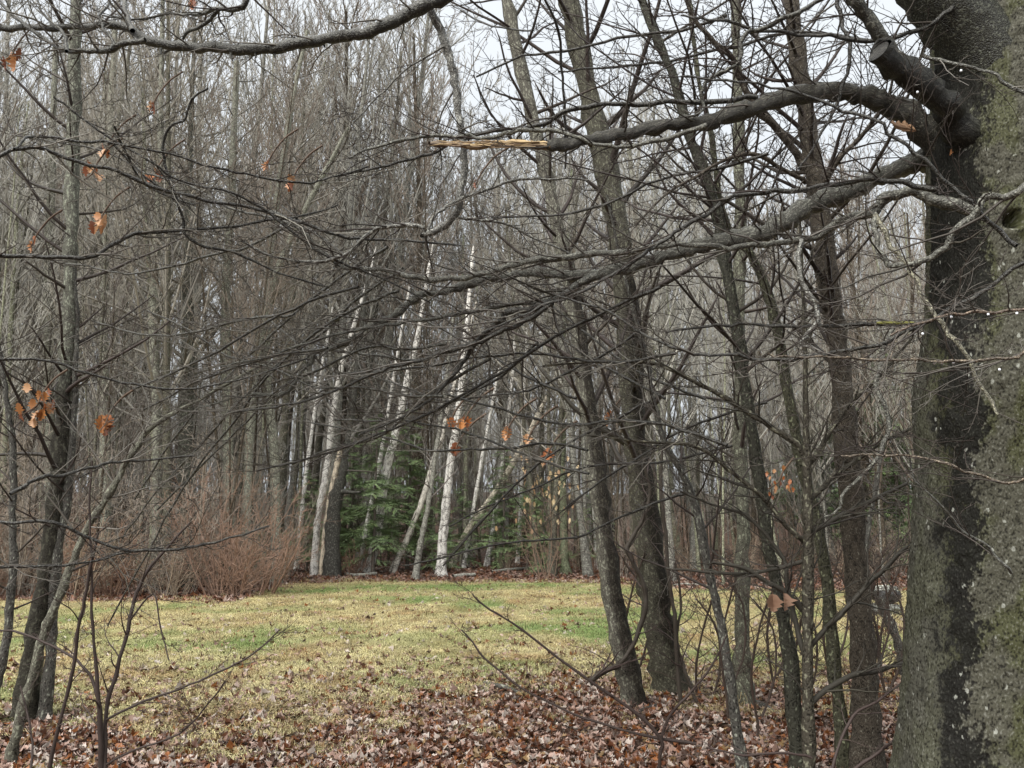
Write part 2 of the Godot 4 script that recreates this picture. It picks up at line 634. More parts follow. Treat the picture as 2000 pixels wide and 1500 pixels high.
func build_grass() -> void:
	var rng := RandomNumberGenerator.new()
	rng.seed = 72
	var kinds := []
	for k in 4:
		var a := Acc.new()
		for j in 22:
			var at := Vector3(rng.randf_range(-0.07, 0.07), 0, rng.randf_range(-0.07, 0.07))
			var out := Vector3(cos(rng.randf() * TAU), 0, sin(rng.randf() * TAU)).normalized()
			var hgt := rng.randf_range(0.012, 0.055)
			var reach := rng.randf_range(0.02, 0.08)
			var side := out.cross(UP) * rng.randf_range(0.0018, 0.0036)
			var mid := at + out * reach * 0.4 + UP * hgt
			var tip := at + out * reach + UP * hgt * rng.randf_range(0.3, 1.0)
			var tone := rng.randf_range(0.65, 1.3)
			var c := Color(tone, tone, tone * rng.randf_range(0.8, 1.1))
			a.tri(at - side, at + side, mid, c)
			a.tri(mid - side, mid + side, tip, c)
		for j in range(0, a.n.size(), 3):
			if a.n[j].y < 0.0:
				var sw := a.v[j]
				a.v[j] = a.v[j + 1]
				a.v[j + 1] = sw
			for q in 3: a.n[j + q] = (UP + (a.n[j + q] if a.n[j].y > 0.0 else -a.n[j + q]) * 0.3).normalized()
		kinds.append(a.mesh())
	var poses := []
	var tints := []
	for k in 95000:
		var d := 5.2 + 25.0 * pow(rng.randf(), 1.25)
		var x := rng.randf_range(-0.68, 0.68) * d
		var l := lawn(x, -d)
		if rng.randf() > l: continue
		var s := rng.randf_range(0.7, 1.3) * (1.0 + d * 0.015)
		poses.append(Transform3D(Basis(UP, rng.randf() * TAU).scaled(Vector3(s, s * 0.9, s)), Vector3(x, gy(x, -d) + 0.004, -d)))
		var g := green(x, -d)
		var patch := noise_b.get_noise_2d(x * 0.9 + 70.0, -d * 0.9)
		var c := Color(0.62, 0.56, 0.31).lerp(Color(0.36, 0.28, 0.14), clampf(rng.randf() * 0.8 - patch * 0.9, 0, 1))
		c = c.lerp(Color(0.47, 0.32, 0.16), clampf(patch * -1.4 - 0.2, 0, 0.55))
		c *= rng.randf_range(0.7, 1.15) * (1.0 + noise_c.get_noise_2d(x * 2.4, -d * 2.4) * 0.45)
		if rng.randf() < 0.015: poses[poses.size() - 1] = poses[poses.size() - 1].scaled_local(Vector3(1.1, 2.6, 1.1))
		c = c.lerp(Color(0.20, 0.29, 0.09), clampf(g * 1.1 * rng.randf_range(0.5, 1.3), 0, 1))
		tints.append(c)
	scatter("grass", kinds, M.grass, poses, tints, "short winter lawn of straw yellow and faded green grass", "grass")

# ------------------------------------------------------------------ the wood
func grow_tree(seed_: int, tall: float, r0: float, bare: float, lean: float, twigs: int) -> Array:
	var rng := RandomNumberGenerator.new()
	rng.seed = seed_
	var st := tree_style(0.0095, Color(0.29, 0.283, 0.265))
	st.t0[0] = bare
	st.n[0] = twigs
	st.up[0] = 0.1
	st.wob[0] = 0.03 + lean * 0.1
	st.ang[0] = rng.randf_range(0.5, 0.85)
	var trunk := Acc.new()
	var crown := Acc.new()
	var d := Vector3(rng.randf_range(-1, 1) * lean, 1, rng.randf_range(-1, 1) * lean).normalized()
	limb([trunk, crown], rng, Vector3(0, -0.1, 0), d, tall, r0, 0, st)
	for k in trunk.v.size():
		var p := trunk.v[k]
		var flare := 1.0 + 0.5 * exp(-p.y * 3.0)
		trunk.v[k] = Vector3(p.x * lerpf(flare, 1.0, smoothstep(0, 1.2, p.y)), p.y, p.z * lerpf(flare, 1.0, smoothstep(0, 1.2, p.y)))
		trunk.c[k] = Color.WHITE
	# a fork for some
	if rng.randf() < 0.4:
		var s2 := st.duplicate(true)
		s2.n[0] = int(twigs * 0.5)
		s2.t0[0] = 0.2
		limb([trunk, crown], rng, Vector3(0, tall * 0.12, 0) + d * tall * 0.02, (d + Vector3(rng.randf_range(-0.35, 0.35), 0, rng.randf_range(-0.2, 0.2))).normalized(), tall * 0.75, r0 * 0.6, 0, s2)
	return [trunk.mesh(), crown.mesh()]

func grow_shrub(seed_: int, tall: float, col: Color, stems: int, spread: float) -> Array:
	var rng := RandomNumberGenerator.new()
	rng.seed = seed_
	var st := {"seg": [6, 5, 3], "wob": [0.17, 0.25, 0.28], "up": [0.3, 0.2, 0.1], "n": [7, 5], "ang": [0.8, 0.8], "ratio": [0.5, 0.5], "t0": [0.1, 0.1], "sides": [4, 3, 3], "minr": 0.0075, "thin": 0.5, "col": [col, col, col * 1.15]}
	var stem := Acc.new()
	var twig := Acc.new()
	for k in stems:
		var a := rng.randf() * TAU
		var d := Vector3(cos(a) * spread, 1, sin(a) * spread).normalized() * 1.0
		limb([stem, twig], rng, Vector3(cos(a), 0, sin(a)) * rng.randf() * 0.35 + Vector3(0, -0.05, 0), d, tall * rng.randf_range(0.6, 1.1), rng.randf_range(0.012, 0.026), 0, st)
	return [stem.mesh(), twig.mesh()]

func grow_hemlock(seed_: int, tall: float) -> Array:
	var rng := RandomNumberGenerator.new()
	rng.seed = seed_
	var trunk := Acc.new()
	var pts := PackedVector3Array()
	var rad := PackedFloat32Array()
	for k in 7:
		pts.append(Vector3(rng.randf_range(-0.05, 0.05), tall * k / 6.0 - 0.05, rng.randf_range(-0.05, 0.05)))
		rad.append(lerpf(0.06, 0.01, k / 6.0) * tall / 5.0)
	trunk.tube(pts, rad, 7, Color(0.1, 0.085, 0.07))
	var crown := Acc.new()
	var tiers := int(tall * 9)
	for k in tiers:
		var y := lerpf(0.12, 0.99, float(k) / tiers) * tall
		var f := y / tall
		var ln := (0.15 + tall * 0.34 * pow(1.0 - f, 0.75)) * rng.randf_range(0.5, 1.15)
		var az := rng.randf() * TAU
		var d := Vector3(cos(az), rng.randf_range(0.0, 0.35), sin(az)).normalized()
		var p := Vector3(0, y, 0)
		var bp := PackedVector3Array([p])
		var br := PackedFloat32Array([0.012])
		var m := 6
		for j in m:
			d = (d + Vector3(rng.randf_range(-0.22, 0.22), -0.09 + rng.randf_range(-0.12, 0.12), rng.randf_range(-0.22, 0.22))).normalized()
			p += d * ln / m
			bp.append(p)
			br.append(lerpf(0.012, 0.003, (j + 1.0) / m))
			# flat sprays both ways along the branch
			for s in 11:
				var side := d.cross(UP).normalized() * (1.0 if s % 2 == 0 else -1.0)
				var start := p - d * ln / m * rng.randf()
				var dir := (d * 0.7 + side * rng.randf_range(0.4, 1.2) + Vector3(0, rng.randf_range(-0.6, 0.35), 0)).normalized()
				var sl := ln * 0.3 * (1.0 - 0.4 * j / m) * rng.randf_range(0.5, 1.2) + 0.06
				var wide := dir.cross(UP).normalized() * sl * 0.075
				wide = wide.rotated(dir, rng.randf_range(-0.7, 0.7))
				var c := Color(0.16, 0.23, 0.105) * rng.randf_range(0.45, 1.7)
				if rng.randf() < 0.15: c = Color(0.22, 0.30, 0.12)
				for q in 4:
					var b0 := start + dir * sl * q / 4.0
					var tip := dir * sl * 0.27
					crown.tri(b0, b0 + tip * 0.45 + wide * 1.3, b0 + tip + wide * 0.8, c)
					crown.tri(b0, b0 + tip - wide * 0.8, b0 + tip * 0.45 - wide * 1.3, c * 0.9)
		crown.tube(bp, br, 3, Color(0.08, 0.07, 0.055))
	return [trunk.mesh(), crown.mesh()]

func place_copy(called: String, parts: Array, mats: Array, names: Array, at: Vector3, turn: float, scale_: float, label: String, category: String, group: String, lean := Vector3.ZERO) -> Node3D:
	var o := thing(called, at, label, category, group)
	o.basis = Basis.from_euler(Vector3(lean.x, turn, lean.z)).scaled(Vector3.ONE * scale_)
	for k in parts.size():
		part(names[k], parts[k], mats[k], o)
	return o

func where_far(px: float) -> String:
	var where := "behind the thicket at far left"
	for q in [[330, "behind the middle of the thicket"], [520, "behind the fan-shaped shrub"], [640, "near the snapped birch snag"], [760, "among the hemlocks"], [850, "around the slanting birches"], [960, "behind the brightest birch"],
			[1100, "past the leaning birch"], [1230, "past the two-toned maple"], [1400, "between mottled and black trunks"], [1560, "past the straight pale trunk"], [1700, "beyond the brown-barked tree"], [1800, "just beside the big beech"]]:
		if px > q[0] - 60: where = q[1]
	return where

func thicket_place(px: float, back: float) -> String:
	var where := "at the picture's left edge"
	for q in [[40, "behind the black edge sapling"], [130, "behind the largest left tree"], [230, "behind the leaning grey stem"], [330, "in the middle of the thicket"], [420, "next to the fan-shaped shrub"], [490, "at the thicket's corner"]]:
		if px > q[0] - 40: where = q[1]
	return where + (", fronting the lawn" if back < 1.6 else (", second rank" if back < 3.2 else ", hidden far back"))

func build_wood() -> void:
	var rng := RandomNumberGenerator.new()
	rng.seed = 90
	var kinds := []
	for k in 9:
		kinds.append(grow_tree(300 + k, rng.randf_range(17, 21), rng.randf_range(0.11, 0.18), rng.randf_range(0.14, 0.36), 0.05 + 0.03 * (k % 3), 24 + (k % 3) * 5))
	var slim := []
	for k in 4:
		slim.append(grow_tree(340 + k, rng.randf_range(7, 11), 0.05, 0.12, 0.16, 16))
	var poles := []
	for k in 4:
		poles.append(grow_tree(360 + k, rng.randf_range(15, 18), 0.055, 0.3, 0.05, 20))
	var grey_mats := []
	for c in [Color(1, 1, 1), Color(0.8, 0.79, 0.74), Color(1.1, 1.12, 1.02), Color(0.62, 0.57, 0.52)]:
		var m: StandardMaterial3D = M.grey.duplicate()
		m.albedo_color = c * 0.9
		grey_mats.append(m)
	# trees one can tell apart, row behind row
	var spots: Array[Vector2] = []
	var made := 0
	var tries := 0
	while made < 200 and tries < 9000:
		tries += 1
		var u := rng.randf_range(-0.70, 0.62)
		var e := lawn_far(u) + 2.2
		var d := e + 26.0 * pow(rng.randf(), 1.35)
		var x := u * d
		var gap := 1.1 + d * 0.012
		var near := u > -0.28 and u < 0.03 and d < e + 8.0
		for s in spots:
			if s.distance_to(Vector2(x, -d)) < gap:
				near = true
				break
		if near: continue
		spots.append(Vector2(x, -d))
		var px := 1000.0 + u * F
		# the canopy stands highest on the left and drops towards the open right
		var top_y := -150.0
		if px > 780.0: top_y = lerpf(-150.0, 110.0, smoothstep(780.0, 900.0, px))
		if px > 1250.0: top_y = lerpf(110.0, 290.0, smoothstep(1250.0, 1500.0, px))
		var want := (1040.0 - top_y) / F * d * rng.randf_range(0.82, 1.1)
		want = clampf(want, 9.0, 34.0)
		var is_slim := rng.randf() < 0.3
		var is_pole := not is_slim and rng.randf() < 0.58
		var proto: Array = slim[rng.randi() % slim.size()] if is_slim else (poles[rng.randi() % 4] if is_pole else kinds[rng.randi() % kinds.size()])
		var sc := clampf(want / 19.0, 0.6, 1.75) if not is_slim else rng.randf_range(0.7, 1.1)
		var lean := Vector3(rng.randf_range(-0.04, 0.04), 0, rng.randf_range(-0.07, 0.04))
		var where := where_far(px)
		var row := "front row, " if d < e + 4.0 else ("" if d < e + 13.0 else "deeper, ")
		var mat_at := rng.randi() % 4
		var tall_word: String = ("slim " if is_pole else "") + "short " if sc < 0.85 else (("slim " if is_pole else "") + ("very tall " if sc > 1.25 else "tall "))
		var tone_word: String = ["grey ", "olive-grey ", "lichen-grey ", "dark brownish "][mat_at]
		var lean_word := "leaning right" if lean.z < -0.035 else ("leaning left" if lean.z > 0.02 else "upright")
		if row == "deeper, ": lean_word = lean_word.replace("leaning ", "tilted ")
		if is_slim:
			place_copy("slender_tree", proto, [grey_mats[3], M.far[rng.randi() % 4]], ["trunk", "crown"], Vector3(x, gy(x, -d), -d), rng.randf() * TAU, sc, "thin %syoung tree, %s, %s%s" % ["low " if sc < 0.85 else "", lean_word, row, where], "tree", "thin young trees in the wood beyond the lawn", lean)
		else:
			place_copy("bare_tree", proto, [grey_mats[mat_at], M.far[[0, 2, 0, 1][mat_at]]], ["trunk", "crown"], Vector3(x, gy(x, -d), -d), rng.randf() * TAU, sc, "%s%stree, %s, %s%s" % [tall_word, tone_word, lean_word, row, where], "tree", "tall bare trees of the wood beyond the lawn", lean)
		made += 1
	# the wood goes on behind them as one mass
	var poses := [[], []]
	for k in 400:
		var u := rng.randf_range(-0.78, 0.74)
		var d := 52.0 + 75.0 * pow(rng.randf(), 0.7)
		var px := 1000.0 + u * F
		var want := lerpf(1.35, 0.95, smoothstep(700.0, 1300.0, px)) * rng.randf_range(0.7, 1.05) * lerpf(1.0, 0.7, smoothstep(60.0, 85.0, d))
		poses[0].append(Transform3D(Basis(UP, rng.randf() * TAU).scaled(Vector3(1, 1, 1) * want), Vector3(u * d, gy(u * d, -d), -d)))
	for k in 240:
		var u := rng.randf_range(-0.74, 0.72)
		var d := lawn_far(u) + 9.0 + 50.0 * rng.randf()
		poses[1].append(Transform3D(Basis(UP, rng.randf() * TAU).scaled(Vector3(1, 1, 1) * rng.randf_range(0.45, 0.95)), Vector3(u * d, gy(u * d, -d), -d)))
	var root := Node3D.new()
	root.name = numbered("distant_wood")
	add_child(root)
	tag(root, "grey mass of bare trunks and twigs deeper in the wood", "wood", "", "stuff")
	for s in 2:
		var set_: Array = kinds.slice(0, 5) if s == 0 else slim
		for k in set_.size():
			for q in 2:
				var mm := MultiMesh.new()
				mm.transform_format = MultiMesh.TRANSFORM_3D
				mm.mesh = set_[k][q]
				var mine := []
				for j in range(k, poses[s].size(), set_.size()): mine.append(poses[s][j])
				mm.instance_count = mine.size()
				for j in mine.size(): mm.set_instance_transform(j, mine[j])
				var o := MultiMeshInstance3D.new()
				o.name = "trunks" if q == 0 else "twigs"
				o.multimesh = mm
				o.material_override = grey_mats[(k + 1) % 4] if q == 0 else M.far[k % 4]
				o.set_meta("kind", "stuff")
				root.add_child(o, true)
	# the brown thicket on the left and low brush along the edge
	var shrubs := []
	for k in 4:
		shrubs.append(grow_shrub(400 + k, [3.4, 2.6, 4.4, 1.7][k], [Color(0.205, 0.14, 0.1), Color(0.21, 0.165, 0.12), Color(0.2, 0.17, 0.14), Color(0.21, 0.13, 0.09)][k], [10, 9, 8, 14][k], [0.4, 0.5, 0.35, 0.5][k]))
	for k in 50:
		var px := rng.randf_range(-120, 590)
		var u := (px - 1000.0) / F
		var d := lawn_far(u) + 0.3 + 5.5 * pow(rng.randf(), 1.3)
		var x := u * d
		var kind := rng.randi() % 4
		place_copy("thicket_shrub", shrubs[kind], [M.far_twig, M.far_twig], ["stems", "twigs"], Vector3(x, gy(x, -d), -d), rng.randf() * TAU, rng.randf_range(0.4, 1.3),
			"%s %s shrub %s" % [["head-high", "chest-high", "very tall", "low"][kind], ["reddish brown", "tan", "grey-brown", "rusty"][kind], thicket_place(px, d - lawn_far(u))], "shrub", "shrubs of the brown thicket")
	var fan := grow_shrub(430, 3.1, Color(0.2, 0.13, 0.095), 26, 0.8)
	var fp := on_ground(430, 1166)
	place_copy("fan_shrub", fan, [M.far_twig, M.far_twig], ["stems", "twigs"], fp, 0.4, 1.0, "wide fan-shaped reddish shrub at the thicket's corner, leaning out over the lawn", "shrub", "", Vector3(0, 0, -0.12))
	for k in 40:
		var px := rng.randf_range(1050, 1850) if k % 5 else rng.randf_range(540, 1050)
		var u := (px - 1000.0) / F
		var d := lawn_far(u) + 1.0 + 16.0 * rng.randf()
		var x := u * d
		var kind := rng.randi() % 4
		place_copy("brush_shrub", shrubs[kind], [M.far_twig, M.far_twig], ["stems", "twigs"], Vector3(x, gy(x, -d), -d), rng.randf() * TAU, rng.randf_range(0.4, 0.95),
			"%s %s brush %s, %s" % [["tall", "waist-high", "head-high", "low"][kind], ["reddish", "tan", "grey-brown", "rusty"][kind], where_far(px), "at the lawn's edge" if d < lawn_far(u) + 5.0 else "deep under the trees"], "shrub", "low brush under the far trees")
	# evergreens
	var hem := [grow_hemlock(500, 5.5), grow_hemlock(501, 4.2), grow_hemlock(502, 7.0)]
	for h in [[735, 32.0, 0, 1.15, "dark green hemlock between the broken birch snag and the leaning birches"], [800, 35.0, 2, 1.0, "tall dark hemlock behind the leaning white birches"], [610, 34.0, 1, 1.0, "small green hemlock left of the paired birch trunks"],
			[690, 38.0, 2, 0.9, "deep green hemlock behind the black broken trunk"], [1060, 33.0, 1, 0.85, "green young hemlock under tan beech leaves right of the leaning birch"], [905, 37.0, 1, 0.9, "shadowed hemlock right behind the upright birch"],
			[860, 33.5, 1, 0.8, "small feathery hemlock at the foot of the brightest birch"], [985, 36.0, 0, 1.0, "soft green hemlock behind the steeply leaning birch"], [665, 33.0, 1, 0.75, "little hemlock close behind the broken snag"], [1030, 35.0, 1, 0.9, "wispy hemlock left of the tan-leaved young beech"],
			[1155, 36.0, 0, 0.7, "small hemlock half hidden behind the two leaning maples"], [1690, 44.0, 2, 2.1, "large pale green pine beside the big beech trunk"], [1745, 38.0, 2, 1.6, "light green conifer seen just left of the big beech trunk"],
			[530, 31.0, 1, 0.55, "little yellowish green evergreen at the corner of the thicket"], [1600, 50.0, 2, 2.0, "tall far green pine behind the brown-barked tree"]]:
		var d: float = h[1]
		var x: float = (h[0] - 1000.0) / F * d
		place_copy("hemlock", hem[h[2]], [M.far_twig, M.needle], ["trunk", "needles"], Vector3(x, gy(x, -d), -d), rng.randf() * TAU, h[3], h[4], "evergreen", "evergreens in the wood")

# a traced trunk that stands on the ground at its first point; twigs are grown on its upper part
func trunk_tree(called: String, label: String, category: String, line: Array, mat: Material, sides: int, branches: int, f0: float, length: float, minr: float, col: Color, group := "", tint := Color.WHITE, wet := Vector3.ZERO, wet_y0 := 0.0, wet_y1 := 20.0, depth := 0.0) -> Node3D:
	var base := on_ground(line[0], line[1])
	var d := -base.z
	if depth > 0.0:
		d = depth
		base = at_depth(line[0], line[1], d)
		base.y = gy(base.x, base.z)
	var rng := RandomNumberGenerator.new()
	rng.seed = hash(label)
	var got := traced(line, d, d, 4, 0.012 if d < 15.0 else 0.02)
	got[0][0].y = minf(got[0][0].y, base.y) - 0.06
	var root := thing(called, base, label, category, group)
	var a := Acc.new()
	var rr: PackedFloat32Array = got[1]
	# root flare
	for k in rr.size():
		var hh: float = got[0][k].y - base.y
		rr[k] *= 1.0 + 0.35 * exp(-maxf(hh, 0.0) * 6.0)
	a.tube(got[0], rr, sides, tint)
	rough(a, 0, rr[0] * 0.18, 5.0 if d < 15.0 else 3.0)
	if wet != Vector3.ZERO:
		stain(a, 0, wet.normalized(), Color(0.3, 0.28, 0.27), wet_y0, wet_y1)
	piece("trunk", a, mat, root)
	if branches > 0:
		var br := Acc.new()
		var st := tree_style(minr, col)
		st.n = [5, 5, 4] if d < 15.0 else [6, 5]
		st.seg = [5, 6, 5, 4]
		st.wob = [0.1, 0.16, 0.2, 0.22]
		st.up = [0.2, 0.35, 0.3, 0.25]
		st.ratio = [1.0, 0.45, 0.5]
		st.ang = [1.05, 0.8, 0.7]
		st.t0 = [0.1, 0.15, 0.15]
		st.sides = [4, 4, 3, 3]
		st.thin = 0.35
		dress([br, br], rng, got, branches, f0, 0.98, length, st)
		var tw := piece("branches", br, M.twig if d < 15.0 else M.far_twig, root)
		if tw: tw.set_meta("kind", "stuff")
	return root

func build_edge_trees() -> void:
	var g := "white birches at the far edge of the lawn"
	var pale := Color(0.22, 0.2, 0.18)
	trunk_tree("birch", "peeling white birch, left one of the close pair beside the black trunk", "birch", [614, 1124, 15, 618, 1040, 14, 626, 980, 13, 637, 925, 13, 648, 830, 12, 662, 740, 11, 690, 640, 9, 715, 560, 6, 735, 480, 3], M.birch, 10, 14, 0.45, 2.2, 0.008, pale, g)
	trunk_tree("birch_snag", "snapped pale birch snag with a ragged orange top beside the black trunk", "birch", [628, 1124, 15, 636, 1050, 14, 642, 1000, 13, 655, 930, 13, 664, 880, 12, 667, 872, 5], M.birch, 10, 0, 0, 0, 0.008, pale, g, Color(1.0, 0.9, 0.75))
	trunk_tree("birch", "white birch leaning gently to the upper right among dark hemlock boughs", "birch", [718, 1121, 20, 728, 1080, 18, 738, 1040, 17, 750, 950, 16, 764, 880, 15, 780, 815, 14, 796, 740, 12, 815, 660, 10, 832, 560, 7, 850, 450, 4], M.birch, 10, 14, 0.5, 2.2, 0.008, pale, g)
	trunk_tree("birch", "slim spotted birch slanting right from the lawn's edge, between two straighter birches", "birch", [766, 1121, 13, 780, 1085, 13, 797, 1050, 12, 812, 1010, 12, 824, 980, 11, 843, 913, 11, 862, 857, 10, 880, 780, 8, 905, 690, 6, 930, 590, 3], M.birch, 9, 10, 0.5, 2.0, 0.008, pale, g, Color(0.85, 0.83, 0.78))
	trunk_tree("birch", "brightest upright white birch near the middle of the far lawn edge", "birch", [862, 1126, 20, 863, 1070, 19, 869, 1010, 17, 878, 920, 16, 888, 850, 15, 897, 790, 14, 906, 700, 12, 915, 600, 9, 925, 480, 5], M.birch, 10, 14, 0.5, 2.2, 0.008, pale, g)
	trunk_tree("birch", "pale birch leaning steeply over to the right beside tan beech leaves", "birch", [880, 1112, 14, 896, 1070, 14, 914, 1036, 14, 935, 1005, 14, 953, 983, 13, 985, 935, 13, 1008, 893, 12, 1042, 830, 10, 1075, 760, 7, 1105, 690, 4], M.birch, 9, 10, 0.45, 2.0, 0.008, pale, g, Color(0.75, 0.7, 0.6))
	for l in [[700, 1119, 10, 722, 1000, 9, 745, 880, 8, 775, 700, 6, 800, 560, 4, "thin white birch stem between the black trunk and the gently leaning birch"], [950, 1108, 10, 968, 1000, 9, 985, 880, 8, 1000, 740, 6, 1010, 600, 4, "thin birch rising through the steeply leaning birch"], [1166, 1114, 11, 1160, 990, 10, 1152, 860, 9, 1140, 700, 7, 1130, 560, 5, "pale birch half hidden behind the two-toned maple"],
			[578, 1116, 10, 590, 1000, 9, 604, 880, 8, 625, 740, 6, 650, 600, 4, "slim birch left of the birch pair, at the thicket's end"], [905, 1112, 9, 925, 990, 8, 948, 860, 7, 975, 720, 5, "very thin birch stem slanting beside the brightest birch"], [1010, 1106, 9, 1018, 960, 8, 1022, 800, 7, 1030, 640, 5, "thin straight birch beyond the tan beech leaves"]]:
		trunk_tree("birch", l[l.size() - 1], "birch", l.slice(0, l.size() - 1), M.birch, 8, 9, 0.45, 1.8, 0.008, pale, g)
	var black := trunk_tree("broken_trunk", "thick black dead trunk with a snapped side stub, next to the birch pair", "tree", [649, 1125, 30, 649, 1060, 28, 652, 1000, 28, 658, 965, 30, 668, 930, 16, 676, 880, 13, 690, 780, 11, 705, 650, 8, 720, 520, 5], M.dark, 10, 12, 0.5, 2.4, 0.009, Color(0.08, 0.07, 0.06))
	var sa := Acc.new()
	var stub := traced([657, 963, 16, 668, 960, 12, 690, 962, 7, 705, 961, 4], -black.position.z, -black.position.z - 0.3, 2)
	sa.tube(stub[0], stub[1], 6, Color.WHITE)
	piece("stub", sa, M.dark, black)
	trunk_tree("maple", "slender grey maple slanting right at the very edge of the far lawn", "tree", [811, 1131, 14, 820, 1070, 12, 829, 1025, 11, 838, 975, 10, 846, 920, 9, 858, 840, 8, 872, 740, 7, 885, 620, 5], M.grey, 8, 14, 0.4, 2.4, 0.008, Color(0.14, 0.12, 0.11))
	trunk_tree("mossy_tree", "grey tree with a mossy flared foot, right of the leaning birch", "tree", [1105, 1122, 24, 1103, 1095, 17, 1101, 1050, 15, 1100, 980, 14, 1098, 880, 13, 1100, 760, 12, 1104, 620, 10, 1110, 480, 7, 1116, 330, 4], M.grey, 9, 16, 0.4, 2.8, 0.009, Color(0.16, 0.15, 0.13), "", Color(0.85, 0.95, 0.7))
	# tall grey trees behind the thicket, that show as individual stems
	var gl := Color(0.17, 0.16, 0.14)
	var list := [[205, 1160, 22, 205, 900, 20, 203, 600, 17, 210, 350, 14, 225, 60, 10, "tall lichen-grey tree behind the thicket, straight and second from the picture's left"],
		[300, 1160, 20, 308, 900, 18, 300, 600, 17, 312, 300, 13, 318, -60, 8, "straight grey tree rising behind the thicket left of the forked dark tree"],
		[362, 1158, 26, 362, 860, 25, 368, 660, 24, 366, 520, 20, 372, 300, 13, 380, 40, 8, "dark forked tree above the thicket with a thick limb going up right"],
		[448, 1158, 22, 446, 880, 20, 440, 620, 18, 452, 380, 15, 462, 120, 10, "pale greenish grey tree behind the fan-shaped shrub"],
		[540, 1140, 20, 535, 900, 18, 520, 700, 17, 530, 480, 15, 560, 260, 11, 600, 60, 7, "grey tree curving right above the thicket's corner"],
		[100, 1160, 22, 98, 900, 20, 94, 640, 18, 100, 380, 15, 108, 80, 10, "tall grey tree behind the black sapling at the picture's left edge"],
		[480, 1130, 18, 486, 880, 17, 505, 680, 16, 545, 520, 14, 610, 380, 11, 680, 250, 7, "grey maple arching far over to the right behind the fan-shaped shrub"]]
	for l in list:
		trunk_tree("grey_maple", l[l.size() - 1], "tree", l.slice(0, l.size() - 1), M.dark if l[0] == 362 else M.grey, 10, 34, 0.3, 3.2, 0.010, gl, "", Color(0.9, 0.92, 0.85), Vector3.ZERO, 0, 0, 23.5 + absf(l[0] - 300) * 0.012)

